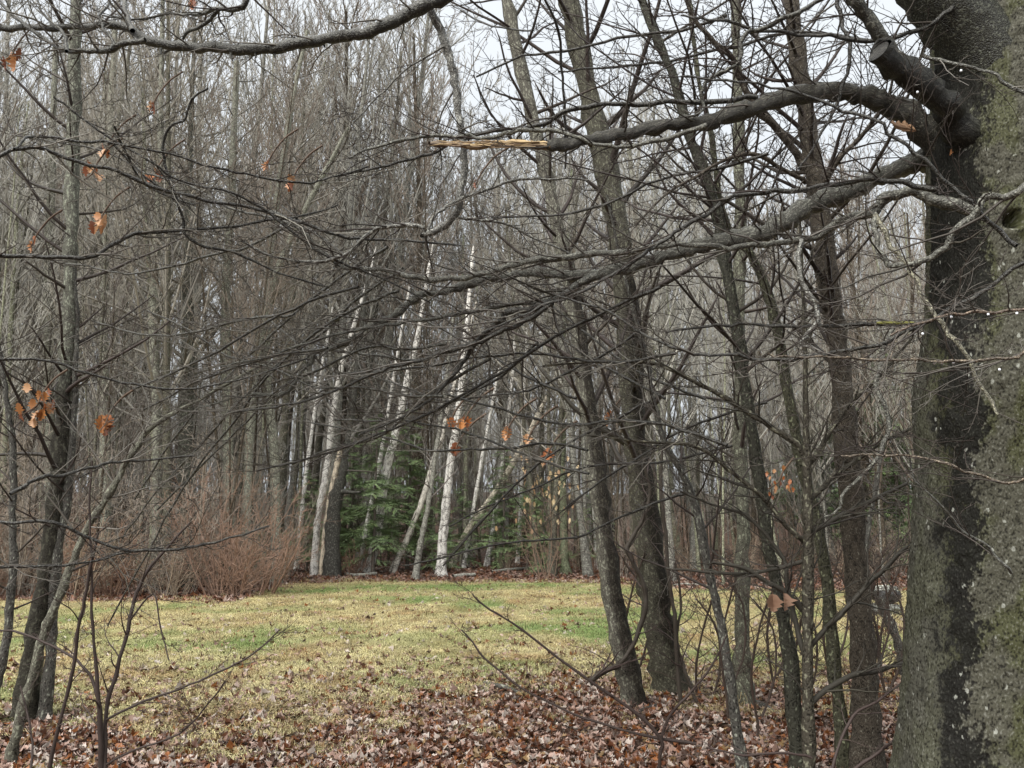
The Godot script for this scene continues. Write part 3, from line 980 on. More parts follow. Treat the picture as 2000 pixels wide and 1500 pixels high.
func build_middle_trees() -> void:
	var tw := Color(0.05, 0.041, 0.036)
	trunk_tree("maple", "leaning two-toned maple, pale left side and black wet right, left of the thick mottled trunk", "tree", [1238, 1376, 44, 1222, 1290, 42, 1200, 1190, 38, 1183, 1060, 36, 1168, 950, 35, 1150, 800, 33, 1138, 720, 32, 1122, 600, 31, 1104, 510, 32, 1085, 430, 31, 1065, 330, 30, 1045, 250, 29, 1012, 110, 27, 990, 0, 26, 965, -130, 24, 940, -300, 20],
		M.grey, 14, 34, 0.3, 1.6, 0.0035, tw, "", Color(0.55, 0.54, 0.5), Vector3(0.8, 0, 0.35), -1.0, 4.3)
	trunk_tree("maple", "thickest mottled grey trunk of the middle clump, vines climbing at its foot", "tree", [1312, 1352, 66, 1298, 1280, 62, 1284, 1200, 58, 1270, 1080, 54, 1254, 950, 50, 1240, 850, 48, 1228, 680, 46, 1216, 520, 46, 1192, 370, 46, 1165, 250, 44, 1140, 130, 42, 1112, 0, 40, 1090, -150, 36, 1075, -320, 30],
		M.grey, 16, 36, 0.3, 1.8, 0.004, tw, "", Color(0.36, 0.35, 0.3), Vector3(0.8, 0, 0.2), 0.3, 4.6)
	trunk_tree("black_maple", "slim black trunk leaning left across the whole view, right of the mottled maple", "tree", [1566, 1512, 32, 1552, 1395, 30, 1538, 1255, 28, 1510, 1115, 26, 1490, 992, 25, 1478, 900, 24, 1456, 760, 23, 1440, 640, 24, 1414, 500, 26, 1405, 430, 26, 1390, 385, 24, 1368, 315, 24, 1346, 262, 22, 1310, 140, 20, 1280, 70, 19, 1254, 0, 18, 1225, -100, 15, 1200, -220, 12],
		M.dark, 12, 34, 0.35, 1.5, 0.003, tw, "", Color(0.62, 0.64, 0.56))
	trunk_tree("maple", "straight pale grey trunk standing behind the slim black leaning one", "tree", [1455, 1376, 34, 1449, 1290, 31, 1450, 1180, 28, 1452, 1050, 27, 1448, 900, 26, 1446, 760, 25, 1444, 600, 24, 1446, 450, 24, 1444, 300, 22, 1440, 130, 20, 1437, 0, 18, 1436, -140, 15],
		M.grey, 12, 30, 0.35, 1.5, 0.0035, tw, "", Color(0.5, 0.51, 0.44))
	trunk_tree("maple", "curved grey-green stem bowing right between the black trunk and the brown one", "tree", [1650, 1505, 24, 1640, 1395, 24, 1625, 1255, 24, 1614, 1132, 23, 1594, 1020, 23, 1566, 900, 23, 1545, 800, 22, 1528, 700, 21, 1512, 620, 21, 1488, 540, 20, 1462, 490, 18, 1425, 450, 14, 1402, 360, 12, 1385, 240, 11, 1365, 160, 10, 1352, 50, 9, 1336, -60, 8],
		M.dark, 12, 20, 0.4, 1.2, 0.003, tw, "", Color(0.95, 0.98, 0.75))
	var brown := trunk_tree("brown_tree", "brown-barked straight tree beside the big beech, forking near the top", "tree", [1696, 1512, 52, 1690, 1395, 50, 1684, 1255, 47, 1672, 1100, 45, 1663, 960, 43, 1652, 850, 42, 1641, 720, 42, 1630, 640, 42, 1617, 540, 41, 1606, 450, 40, 1594, 360, 44, 1582, 280, 36, 1572, 200, 35, 1560, 120, 33, 1545, 0, 31, 1530, -140, 27],
		M.brown, 16, 30, 0.4, 1.4, 0.003, tw, "", Color(0.8, 0.8, 0.78))
	var dd := -brown.position.z
	for l in [[1572, 330, 20, 1545, 285, 17, 1510, 245, 16, 1475, 210, 15, 1446, 150, 14, 1433, 115, 13, 1398, 84, 11, 1352, 28, 9, 1330, -40, 7], [1604, 370, 16, 1618, 346, 13, 1636, 315, 11, 1678, 269, 10, 1702, 241, 9, 1735, 190, 7, 1750, 120, 5],
			[1574, 356, 12, 1545, 338, 10, 1517, 322, 9, 1475, 301, 9, 1440, 304, 8, 1405, 318, 7, 1350, 350, 6, 1300, 380, 5, 1240, 440, 4]]:
		var got := traced(l, dd - 0.1, dd - 0.7, 3, 0.01)
		var a := Acc.new()
		a.tube(got[0], got[1], 8, Color(0.9, 0.9, 0.9))
		piece("limb", a, M.brown, brown)
		var b := Acc.new()
		var rng := RandomNumberGenerator.new()
		rng.seed = int(l[0] + l[1])
		dress([b, b], rng, got, 12, 0.2, 1.0, 0.9, beech_style(0.0026, tw))
		piece("twigs", b, M.twig, brown).set_meta("kind", "stuff")
	trunk_tree("sapling", "thin crooked black stem rising left out of the litter toward the mottled trunk", "tree", [1452, 1512, 20, 1436, 1395, 20, 1415, 1255, 18, 1400, 1180, 17, 1387, 1132, 17, 1360, 992, 15, 1335, 930, 14, 1300, 868, 12, 1280, 800, 10, 1262, 700, 9, 1235, 600, 8, 1205, 480, 6, 1185, 380, 4], M.dark, 9, 22, 0.3, 1.2, 0.0028, tw)
	trunk_tree("sapling", "dark leaning stem close beside the foot of the big beech", "tree", [1768, 1330, 17, 1755, 1262, 16, 1737, 1215, 17, 1718, 1172, 15, 1700, 1148, 13, 1690, 1080, 11, 1705, 980, 9, 1725, 860, 7], M.dark, 9, 10, 0.4, 0.9, 0.0028, tw)
	# vines about the mottled trunk
	var vd := 7.9
	var v := thing("vine", at_depth(1262, 1370, vd), "thick black vine looping between the leaning maple and the mottled trunk", "vine")
	var va := Acc.new()
	for l in [[1208, 1300, 8, 1232, 1268, 9, 1250, 1225, 10, 1262, 1175, 10, 1252, 1130, 9, 1228, 1085, 9, 1226, 1068, 9, 1245, 1035, 9, 1262, 1000, 8, 1268, 950, 7, 1250, 880, 5], [1330, 1372, 9, 1322, 1290, 8, 1318, 1200, 8, 1306, 1130, 7, 1300, 1040, 7, 1290, 950, 6, 1296, 860, 5],
			[1360, 1370, 7, 1338, 1310, 7, 1322, 1250, 6, 1330, 1180, 5, 1318, 1100, 5], [1150, 1330, 10, 1180, 1312, 11, 1210, 1300, 11]]:
		var got := traced(l, vd, vd + 0.1, 4, 0.015)
		va.tube(got[0], got[1], 6, Color(0.05, 0.04, 0.035))
		var rng := RandomNumberGenerator.new()
		rng.seed = int(l[0])
		dress([va, va], rng, got, 9, 0.1, 1.0, 0.55, beech_style(0.0025, Color(0.06, 0.045, 0.04)))
	piece("stem", va, M.twig, v).set_meta("kind", "stuff")

# ------------------------------------------------------------------ the big beech
const BEECH_D := 4.7
func beech_mid(y: float) -> float:   # picture column of the trunk's middle and half width, by row
	return lerpf(1968.0, 1946.0, clampf(y / 1500.0, -0.5, 1.2))

func beech_half(y: float) -> float:
	var l := 1755.0
	var t := [-400, 1815, 100, 1813, 250, 1811, 300, 1806, 450, 1806, 560, 1806, 640, 1800, 700, 1790, 760, 1780, 830, 1782, 900, 1786, 1000, 1782, 1200, 1771, 1350, 1763, 1500, 1753, 1700, 1735, 1900, 1690, 2100, 1600]
	for k in range(0, t.size() - 2, 2):
		if y >= t[k] and y <= t[k + 2]:
			l = lerpf(t[k + 1], t[k + 3], (y - t[k]) / float(t[k + 2] - t[k]))
	return beech_mid(y) - l

func build_beech() -> void:
	var foot := at_depth(1946, 1500, BEECH_D)
	foot.y = gy(foot.x, foot.z)
	var tree := thing("beech", foot, "huge grey beech trunk with a black wet streak, filling the right edge of the view", "tree")
	var rows := 330
	var cols := 240
	var y_low := -0.15
	var y_top := 6.4
	var a := Acc.new()
	# row of the picture for a height at this distance
	var mids := PackedVector3Array()
	var rads := PackedFloat32Array()
	var pys := PackedFloat32Array()
	for r in rows + 1:
		var h := lerpf(y_low, y_top, float(r) / rows)
		var dir := cam_basis.inverse() * Vector3(0, h - EYE, -BEECH_D)
		var py := 750.0 - dir.y / -dir.z * F
		pys.append(py)
		var c := at_depth(beech_mid(py), py, BEECH_D)
		mids.append(c)
		var left := (beech_mid(py) - beech_half(py) - 1000.0) / F * -dir.z / BEECH_D
		rads.append(Vector2(c.x, BEECH_D).length() * sin(atan2(c.x, BEECH_D) - atan(left)))
	for r in rows + 1:
		for k in cols + 1:
			var ang := TAU * k / cols - PI * 0.5     # starts at the back
			var o := Vector3(cos(ang), 0, sin(ang))
			var q := o * 0.9 + Vector3(0, mids[r].y * 0.5, 0)
			var rr := rads[r]
			var low := noise_b.get_noise_3dv(Vector3(o.x * 1.1, mids[r].y * 0.35, o.z * 1.1)) * 0.05
			var wart := maxf(noise_c.get_noise_3dv(Vector3(o.x * 14.0, mids[r].y * 22.0, o.z * 14.0)) - 0.1, 0.0) * 0.014
			var fold := noise_c.get_noise_3dv(Vector3(o.x * 4.0, mids[r].y * 7.0, o.z * 4.0)) * 0.010
			# knot hole and the scar on the left flank
			var root := 0.12 * exp(-maxf(mids[r].y, 0) * 3.0) * (0.5 + 0.5 * sin(ang * 5.0 + 1.0))
			var p := mids[r] + o * (rr + low * rr * smoothstep(0.0, 0.3, absf(o.x + 1.0)) + wart + fold + root)
			for hole in [[1978.0, 430.0, 15.0], [1853.0, 1172.0, 15.0]]:
				var hp := at_depth(hole[0], hole[1], BEECH_D - rr * 0.9)
				var hd: float = Vector2(p.x - hp.x, (p.y - hp.y) * 0.8).length() / (hole[2] * BEECH_D / F)
				if hd < 2.2 and o.z > 0.2:
					p += Vector3(0, 0, -1) * 0.085 * (1.0 - smoothstep(0.4, 1.1, hd)) - o * -0.02 * exp(-pow((hd - 1.4) * 2.5, 2.0))
			a.v.append(p)
			a.t.append(Vector2(float(k) / cols, 1.0 - float(r) / rows))
			a.c.append(Color.WHITE)
			a.n.append(o)
	for r in rows:
		for k in cols:
			var q := r * (cols + 1) + k
			a.i.append_array([q, q + 1, q + cols + 1, q + 1, q + cols + 2, q + cols + 1])
	# normals from the surface itself
	var w := cols + 1
	for r in rows + 1:
		for k in w:
			var kl := k - 1 if k > 0 else cols - 1
			var kr := k + 1 if k < cols else 1
			var du := a.v[r * w + kr] - a.v[r * w + kl]
			var dv := a.v[mini(r + 1, rows) * w + k] - a.v[maxi(r - 1, 0) * w + k]
			var nn := du.cross(dv).normalized()
			a.n[r * w + k] = nn if nn.dot(a.n[r * w + k]) > 0.0 else -nn
	piece("trunk", a, beech_bark(pys, mids, rads), tree)
	# big limbs. [line, d0, d1, tone, sides]
	var tone := Color(0.5, 0.5, 0.47)
	var wetb := Color(0.22, 0.215, 0.2)
	var pale := Color(0.72, 0.72, 0.67)
	var limbs := [
		[[2000, 260, 170, 1968, 190, 160, 1908, 85, 150, 1848, 5, 142, 1790, -80, 140, 1720, -220, 120], 4.65, 4.3, Color(0.3, 0.31, 0.27), 18, 0],
		[[2010, 430, 130, 1950, 350, 112, 1905, 295, 86, 1870, 247, 66, 1845, 205, 57, 1800, 165, 54, 1755, 130, 52, 1716, 100, 48], 4.8, 4.0, Color(0.2, 0.2, 0.19), 14, 0],
		[[1772, 140, 34, 1740, 100, 33, 1722, 68, 29, 1700, 35, 27, 1672, 5, 27, 1630, -50, 24, 1570, -130, 20], 4.3, 4.1, Color(0.4, 0.4, 0.37), 10, 8],
		[[1935, 400, 120, 1880, 325, 96, 1858, 298, 82, 1815, 262, 62, 1775, 226, 50, 1735, 203, 44, 1690, 188, 42, 1640, 180, 40, 1580, 183, 37, 1500, 202, 35, 1440, 220, 33, 1380, 238, 31, 1300, 245, 28, 1200, 263, 26, 1130, 279, 23, 1068, 285, 19], 4.8, 4.6, Color(0.36, 0.34, 0.3), 12, 16],
		[[1920, 275, 120, 1870, 292, 96, 1836, 303, 62, 1790, 316, 40, 1755, 330, 35, 1720, 346, 36, 1660, 372, 37, 1597, 394, 38, 1560, 416, 38, 1527, 436, 37, 1490, 452, 36, 1457, 463, 38, 1420, 470, 32, 1360, 482, 29, 1300, 500, 28, 1250, 518, 28, 1210, 527, 27, 1165, 536, 26, 1122, 541, 24, 1080, 535, 20, 1035, 532, 18, 1000, 538, 17, 965, 543, 16, 919, 553, 15, 860, 570, 14, 818, 580, 14, 772, 614, 12, 737, 633, 12, 692, 657, 11, 650, 681, 10, 615, 690, 9, 607, 708, 9, 560, 762, 8, 525, 769, 7, 460, 775, 5, 380, 800, 4], 4.85, 5.6, pale, 12, 60],
		[[1895, 412, 26, 1850, 398, 26, 1818, 388, 25, 1783, 374, 22, 1750, 380, 22, 1720, 395, 22, 1702, 416, 20, 1665, 424, 17, 1632, 436, 17, 1615, 451, 17, 1580, 465, 14, 1510, 473, 12, 1440, 483, 12, 1350, 478, 11, 1300, 481, 11, 1245, 490, 12, 1175, 494, 13, 1120, 500, 13, 1070, 506, 13, 1000, 517, 11, 947, 535, 11, 895, 544, 11, 807, 545, 10, 755, 528, 9, 685, 523, 8, 650, 510, 8, 610, 470, 6, 560, 428, 6, 500, 400, 5, 420, 370, 4], 4.35, 5.2, pale, 10, 50],
		[[1165, 540, 18, 1115, 566, 15, 1098, 575, 12, 1070, 584, 11, 1000, 593, 9, 930, 608, 8, 860, 619, 8, 755, 636, 7, 650, 654, 6, 540, 690, 5, 430, 716, 4], 4.9, 5.3, tone, 7, 26],
		[[1115, 566, 14, 1090, 585, 14, 1070, 594, 14, 1045, 601, 14, 993, 612, 14, 978, 625, 13, 965, 637, 12, 940, 655, 11, 925, 672, 10, 916, 690, 9, 895, 722, 8, 850, 770, 6, 790, 812, 5, 700, 850, 4], 4.9, 5.4, wetb, 8, 26],
		[[1080, 592, 10, 1035, 622, 10, 1000, 640, 10, 951, 661, 9, 895, 679, 9, 842, 696, 8, 783, 710, 7, 737, 727, 7, 695, 745, 6, 650, 766, 6, 560, 790, 5, 450, 806, 4], 4.95, 5.3, wetb, 7, 28],
		[[2050, 330, 18, 2000, 362, 17, 1965, 386, 16, 1923, 388, 15, 1895, 422, 15, 1860, 455, 14, 1846, 483, 14, 1807, 507, 13, 1770, 516, 13, 1741, 518, 12, 1720, 490, 11, 1713, 455, 11, 1709, 416, 10], 3.6, 3.9, pale, 8, 12],
		[[1830, 370, 12, 1797, 367, 12, 1737, 350, 11, 1685, 350, 11, 1597, 366, 10, 1510, 376, 10, 1422, 388, 9, 1405, 402, 9, 1352, 434, 9, 1300, 468, 8, 1240, 510, 7, 1160, 560, 6, 1060, 600, 5, 940, 650, 4], 4.3, 4.6, wetb, 7, 30],
		[[1565, 468, 9, 1559, 507, 10, 1573, 560, 10, 1594, 598, 10, 1590, 640, 10, 1566, 664, 10, 1585, 678, 9, 1604, 689, 8], 4.3, 4.1, Color(1.35, 1.35, 1.3), 7, 6],
		[[1709, 420, 12, 1745, 480, 10, 1765, 505, 9, 1790, 545, 9, 1825, 615, 9, 1860, 661, 9, 1902, 731, 8, 1930, 775, 7, 1950, 810, 5], 3.9, 3.5, Color(1.1, 0.95, 0.75), 7, 8],
		[[2040, 490, 10, 1965, 537, 9, 1900, 580, 9, 1825, 622, 9, 1790, 640, 9, 1720, 671, 9, 1650, 686, 9, 1615, 693, 8, 1545, 701, 8, 1457, 699, 7, 1370, 692, 7, 1300, 671, 6, 1245, 640, 6, 1170, 600, 5, 1080, 575, 4], 3.7, 4.2, wetb, 7, 26],
		[[1745, 640, 9, 1725, 690, 10, 1717, 724, 10, 1714, 759, 10, 1733, 808, 9, 1727, 860, 9, 1702, 916, 8, 1653, 951, 7, 1640, 986, 6, 1610, 1010, 4], 4.2, 4.0, pale, 7, 8],
		[[1802, 632, 11, 1760, 632, 10, 1720, 633, 10, 1650, 636, 8, 1545, 636, 7, 1457, 635, 7, 1387, 637, 6, 1300, 650, 4], 4.6, 5.2, wetb, 7, 14],
		[[1800, 105, 9, 1860, 122, 8, 1930, 142, 7, 2000, 182, 8, 2060, 220, 8], 3.9, 3.6, tone, 6, 4],
		[[1985, 480, 10, 1895, 395, 8, 1807, 315, 8, 1720, 245, 7, 1650, 210, 7, 1545, 176, 6, 1440, 160, 5, 1330, 150, 4], 3.7, 4.0, wetb, 6, 20],
		[[2050, 640, 8, 2000, 690, 7, 1900, 706, 7, 1800, 704, 6, 1700, 700, 6, 1600, 698, 5, 1500, 690, 4], 3.4, 3.8, Color(0.7, 0.56, 0.45), 6, 14],
		[[2060, 596, 7, 1985, 604, 7, 1930, 606, 7, 1858, 611, 6, 1800, 628, 6, 1740, 655, 5], 3.6, 3.6, Color(0.8, 0.6, 0.5), 6, 8],
		[[2030, 930, 7, 1960, 940, 6, 1880, 918, 6, 1800, 895, 6, 1720, 888, 5, 1640, 890, 4], 3.4, 3.7, Color(0.7, 0.56, 0.45), 6, 10],
		[[1975, 1120, 6, 1930, 1070, 6, 1870, 1020, 5, 1800, 950, 5, 1770, 880, 4], 3.6, 3.6, tone, 5, 5],
		[[1860, 15, 12, 1790, 60, 10, 1700, 82, 9, 1600, 70, 8, 1500, 62, 7, 1400, 40, 6, 1330, 30, 4], 4.3, 4.6, wetb, 6, 22],
		[[1615, -10, 10, 1552, 28, 10, 1496, 52, 10, 1454, 70, 10, 1450, 112, 10, 1433, 133, 9, 1387, 150, 8, 1370, 182, 8, 1376, 215, 6, 1340, 230, 4], 4.4, 4.6, tone, 7, 12],
		[[1636, -30, 9, 1642, 20, 9, 1650, 52, 8, 1660, 112, 8, 1650, 157, 7, 1636, 203, 7, 1605, 262, 6, 1560, 330, 5], 4.5, 4.6, wetb, 6, 12],
		[[1380, 245, 12, 1250, 282, 9, 1180, 284, 8, 1100, 262, 9, 1060, 255, 9, 1000, 258, 9, 940, 270, 8, 900, 262, 8, 820, 270, 7, 740, 282, 6, 680, 310, 4], 4.5, 4.8, pale, 7, 20],
		[[1480, 190, 10, 1330, 200, 11, 1200, 205, 10, 1120, 215, 10, 1060, 240, 10, 980, 255, 9, 900, 270, 8, 840, 300, 7, 760, 320, 6, 660, 345, 4], 4.7, 5.0, wetb, 7, 26],
	]
	var twig_col := Color(0.045, 0.037, 0.032)
	var lit := Color(0.30, 0.29, 0.26)
	var num := 0
	for l in limbs:
		num += 1
		var got := traced(l[0], l[1], l[2], 5, 0.02 if num > 1 else 0.0)
		var b := Acc.new()
		b.tube(got[0], got[1], l[4], l[3])
		var first: float = got[1][0]
		if first > 0.03:
			rough(b, 0, first * 0.14, 9.0)
		if num == 2:
			var lastp: Vector3 = got[0][got[0].size() - 1]
			b.cap(lastp, (lastp - got[0][got[0].size() - 2]).normalized(), got[1][got[1].size() - 1], 14, Color(0.12, 0.11, 0.1))
		piece("limb", b, M.smooth, tree)
		if l[5] > 0:
			var tw := Acc.new()
			var rng := RandomNumberGenerator.new()
			rng.seed = 800 + num
			var st := beech_style(0.0021, twig_col.lerp(lit, pow(rng.randf(), 3.0) * 0.4))
			dress([tw, tw], rng, got, l[5], 0.12 if l[0].size() > 40 else 0.05, 1.0, 0.62, st)
			piece("twigs", tw, M.twig, tree).set_meta("kind", "stuff")
	# torn wood at the end of the broken limb and where it left the trunk
	var torn := traced([1075, 284, 19, 1040, 283, 15, 1000, 280, 15, 960, 282, 13, 920, 285, 14, 885, 282, 11, 850, 281, 12, 838, 278, 8], 4.6, 4.6, 4, 0.008)
	var ta := Acc.new()
	ta.tube(torn[0], torn[1], 9, Color(0.52, 0.34, 0.15))
	rough(ta, 0, 0.012, 30.0)
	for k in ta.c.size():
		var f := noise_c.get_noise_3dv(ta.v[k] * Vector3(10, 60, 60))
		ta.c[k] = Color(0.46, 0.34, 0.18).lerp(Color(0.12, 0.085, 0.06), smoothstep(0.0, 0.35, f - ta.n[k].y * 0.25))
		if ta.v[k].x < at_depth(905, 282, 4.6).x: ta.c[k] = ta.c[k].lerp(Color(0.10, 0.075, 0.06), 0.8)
	var trng := RandomNumberGenerator.new()
	trng.seed = 31
	for k in 60:
		var x := trng.randf_range(880, 1085)
		var y := 282.0 + trng.randf_range(-6, 6)
		var ln := trng.randf_range(20, 60)
		var g3 := traced([x, y, trng.randf_range(2, 5), x - ln * 0.5, y + trng.randf_range(-2, 2), 3, x - ln, y + trng.randf_range(-6, 5), 0.6], 4.6 + trng.randf_range(-0.03, 0.01), 4.58, 1)
		ta.tube(g3[0], g3[1], 4, Color(0.42, 0.30, 0.16).lerp(Color(0.12, 0.08, 0.055), trng.randf()))
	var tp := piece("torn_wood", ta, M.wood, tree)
	tp.set_meta("label", "splintered yellow end of the broken limb")
	var sp := Acc.new()
	for k in 9:
		var l := [1742.0 + k * 4.0, 238.0 + (k % 3) * 5.0, 9.0, 1755.0 + k * 3.0, 246.0 + (k % 4) * 3.0, 7.0, 1778.0 + k * 1.5, 252.0 + k * 0.6, 2.0]
		var g2 := traced(l, 4.4, 4.35, 2)
		sp.tube(g2[0], g2[1], 4, Color(0.30, 0.18, 0.10) * (0.5 + 0.08 * k))
	piece("torn_wood", sp, M.wood, tree)
	# moss on the mossy bough
	var ms := Acc.new()
	var mg := traced([1712, 631, 4, 1735, 631, 8, 1760, 631, 8, 1788, 631, 5], 4.62, 4.58, 4)
	ms.tube(mg[0], mg[1], 7, Color(0.15, 0.15, 0.03))
	rough(ms, 0, 0.008, 60.0)
	piece("moss", ms, M.wood, tree)
	# drops of water hanging from the twigs before the trunk
	var drop := SphereMesh.new()
	drop.radius = 0.006
	drop.height = 0.013
	drop.radial_segments = 8
	drop.rings = 5
	var water := StandardMaterial3D.new()
	water.albedo_color = Color(0.95, 0.97, 1.0)
	water.roughness = 0.02
	water.refraction_enabled = true
	water.refraction_scale = 0.033
	for q in [[1858, 617], [1930, 612], [1986, 610], [1802, 650], [1952, 720], [1825, 707], [1840, 706], [1862, 706], [1792, 178], [1877, 136]]:
		var o := part("water_drop", drop, water, tree)
		o.position = at_depth(q[0], q[1] + 2, 3.6) - tree.position

func beech_bark(pys: PackedFloat32Array, mids: PackedVector3Array, rads: PackedFloat32Array) -> StandardMaterial3D:
	var tex := bark_texture(61, Color(0.10, 0.098, 0.088), Color(0.36, 0.365, 0.33), Color(0.022, 0.021, 0.019), 0.565, 0.40, 1.0, 1.0)
	M.smooth = bark_material(tex, 2.4, 0.5, 0.38)
	M.smooth.metallic_specular = 0.45
	var W := 1024
	var H := 1536
	var img_n := FastNoiseLite.new()
	img_n.seed = 77; img_n.frequency = 0.19; img_n.fractal_octaves = 3
	var fine := img_n.get_image(W, H).get_data()
	img_n.seed = 78; img_n.frequency = 0.075; img_n.fractal_octaves = 4
	var mid := img_n.get_image(W, H).get_data()
	img_n.seed = 79; img_n.frequency = 0.008; img_n.fractal_octaves = 4
	var big := img_n.get_image(W, H).get_data()
	img_n.seed = 80; img_n.noise_type = FastNoiseLite.TYPE_CELLULAR; img_n.frequency = 0.03; img_n.fractal_octaves = 1
	img_n.cellular_return_type = FastNoiseLite.RETURN_DISTANCE
	var cell := img_n.get_image(W, H).get_data()
	img_n.seed = 81; img_n.noise_type = FastNoiseLite.TYPE_SIMPLEX_SMOOTH; img_n.fractal_type = FastNoiseLite.FRACTAL_RIDGED; img_n.frequency = 0.035; img_n.fractal_octaves = 3
	var tall_i := img_n.get_image(W, H / 4)
	tall_i.resize(W, H, Image.INTERPOLATE_CUBIC)
	var fissure := tall_i.get_data()
	img_n.seed = 82; img_n.frequency = 0.03
	var wide_i := img_n.get_image(W / 4, H)
	wide_i.resize(W, H, Image.INTERPOLATE_CUBIC)
	var wrinkle := wide_i.get_data()
	var band := [0, 1895, 78, 400, 1888, 80, 600, 1888, 56, 800, 1872, 48, 1000, 1858, 38, 1250, 1832, 36, 1500, 1826, 44, 1900, 1826, 50]
	var out := PackedByteArray()
	out.resize(W * H * 3)
	var hg := PackedByteArray()
	hg.resize(W * H)
	var rows := pys.size() - 1
	for y in H:
		var py := pys[int((1.0 - float(y) / H) * rows)]
		var at_row := int((1.0 - float(y) / H) * rows)
		var wx := mids[at_row].x
		var wr := rads[at_row]
		var bc := 1895.0
		var bw := 78.0
		for k in range(0, band.size() - 3, 3):
			if py >= band[k] and py <= band[k + 3]:
				var f: float = (py - band[k]) / float(band[k + 3] - band[k])
				bc = lerpf(band[k + 1], band[k + 4], f)
				bw = lerpf(band[k + 2], band[k + 5], f)
		for x in W:
			var q := y * W + x
			var ang := TAU * x / W - PI * 0.5
			var px := 1000.0 + (wx + cos(ang) * wr) / (BEECH_D - sin(ang) * wr) * F * 0.985
			var fi := fine[q] / 255.0
			var mi := mid[q] / 255.0
			var bi := big[q] / 255.0
			var ce := cell[q] / 255.0
			var wet := 0.0
			if sin(ang) > -0.1:
				var off := absf(px - bc + (bi - 0.5) * 110.0 + (mi - 0.5) * 70.0 + (fi - 0.5) * 40.0) / bw
				wet = 1.0 - smoothstep(0.7, 1.25, off)
			var col := Color(0.074, 0.077, 0.040).lerp(Color(0.082, 0.08, 0.060), smoothstep(0.4, 0.62, bi))
			col = col.lerp(Color(0.085, 0.085, 0.07), smoothstep(1860.0, 1790.0, px) * 0.6)
			col = col.lerp(Color(0.012, 0.0117, 0.0105), wet * 0.95)
			# pale crust in small flakes and rings, less where wet
			var fl := smoothstep(0.60, 0.76, fi * 0.7 + mi * 0.3) * (1.0 - wet * 0.72)
			col = col.lerp(Color(0.20, 0.20, 0.175), fl * 0.65)
			col *= 0.62 + 0.75 * fi * 0.5 + 0.4 * mi * 0.5
			# dark pits
			var pit := smoothstep(0.43, 0.3, fi * 0.6 + mi * 0.4)
			col = col.lerp(Color(0.014, 0.013, 0.011), pit * 0.85)
			var fs := smoothstep(0.80, 0.97, fissure[q] / 255.0) * smoothstep(0.42, 0.62, 1.0 - bi)
			var wr2 := smoothstep(0.78, 0.96, wrinkle[q] / 255.0) * smoothstep(0.45, 0.6, bi)
			col = col.lerp(Color(0.016, 0.015, 0.012), clampf(fs * 0.7 + wr2 * 0.6, 0, 1))
			# a few round lichen spots
			if bi > 0.52 and ce < 0.08 and mi > 0.46:
				col = col.lerp(Color(0.36, 0.37, 0.33), 0.75)
			col = (col * 0.85).linear_to_srgb()
			out[q * 3] = int(clampf(col.r, 0, 1) * 255.0)
			out[q * 3 + 1] = int(clampf(col.g, 0, 1) * 255.0)
			out[q * 3 + 2] = int(clampf(col.b, 0, 1) * 255.0)
			hg[q] = int(clampf(0.15 + fi * 0.4 + mi * 0.4 + fl * 0.25 - pit * 0.3 - fs * 0.45 - wr2 * 0.4, 0, 1) * 255.0)
	var m := StandardMaterial3D.new()
	m.albedo_texture = ImageTexture.create_from_image(Image.create_from_data(W, H, false, Image.FORMAT_RGB8, out))
	m.heightmap_enabled = true
	m.heightmap_texture = ImageTexture.create_from_image(Image.create_from_data(W, H, false, Image.FORMAT_L8, hg))
	m.heightmap_scale = 0.6
	m.metallic_specular = 0.2
	m.roughness = 0.6
	return m

# ------------------------------------------------------------------ boughs that hang into the view from above
func bough(called: String, label: String, lines: Array, twigs: Array, d0: float, d1: float, tint: Color, length := 0.6, minr := 0.0021) -> Node3D:
	var first := at_depth(lines[0][0], lines[0][1], d0)
	var root := thing(called, first, label, "branch")
	var n := 0
	for l in lines:
		var got := traced(l, d0, d1, 4, 0.014)
		var a := Acc.new()
		var thick: float = got[1][0]
		a.tube(got[0], got[1], 10 if thick > 0.02 else 6, tint)
		if thick > 0.02: rough(a, 0, thick * 0.16, 14.0)
		piece("limb", a, M.smooth, root)
		if twigs[n] > 0:
			var tw := Acc.new()
			var rng := RandomNumberGenerator.new()
			rng.seed = int(hash(label)) + n
			dress([tw, tw], rng, got, twigs[n], 0.05, 1.0, length, beech_style(minr, Color(0.042, 0.035, 0.03).lerp(Color(0.26, 0.25, 0.22), pow(rng.randf(), 2.5) * 0.8)))
			piece("twigs", tw, M.twig, root).set_meta("kind", "stuff")
		n += 1
	return root

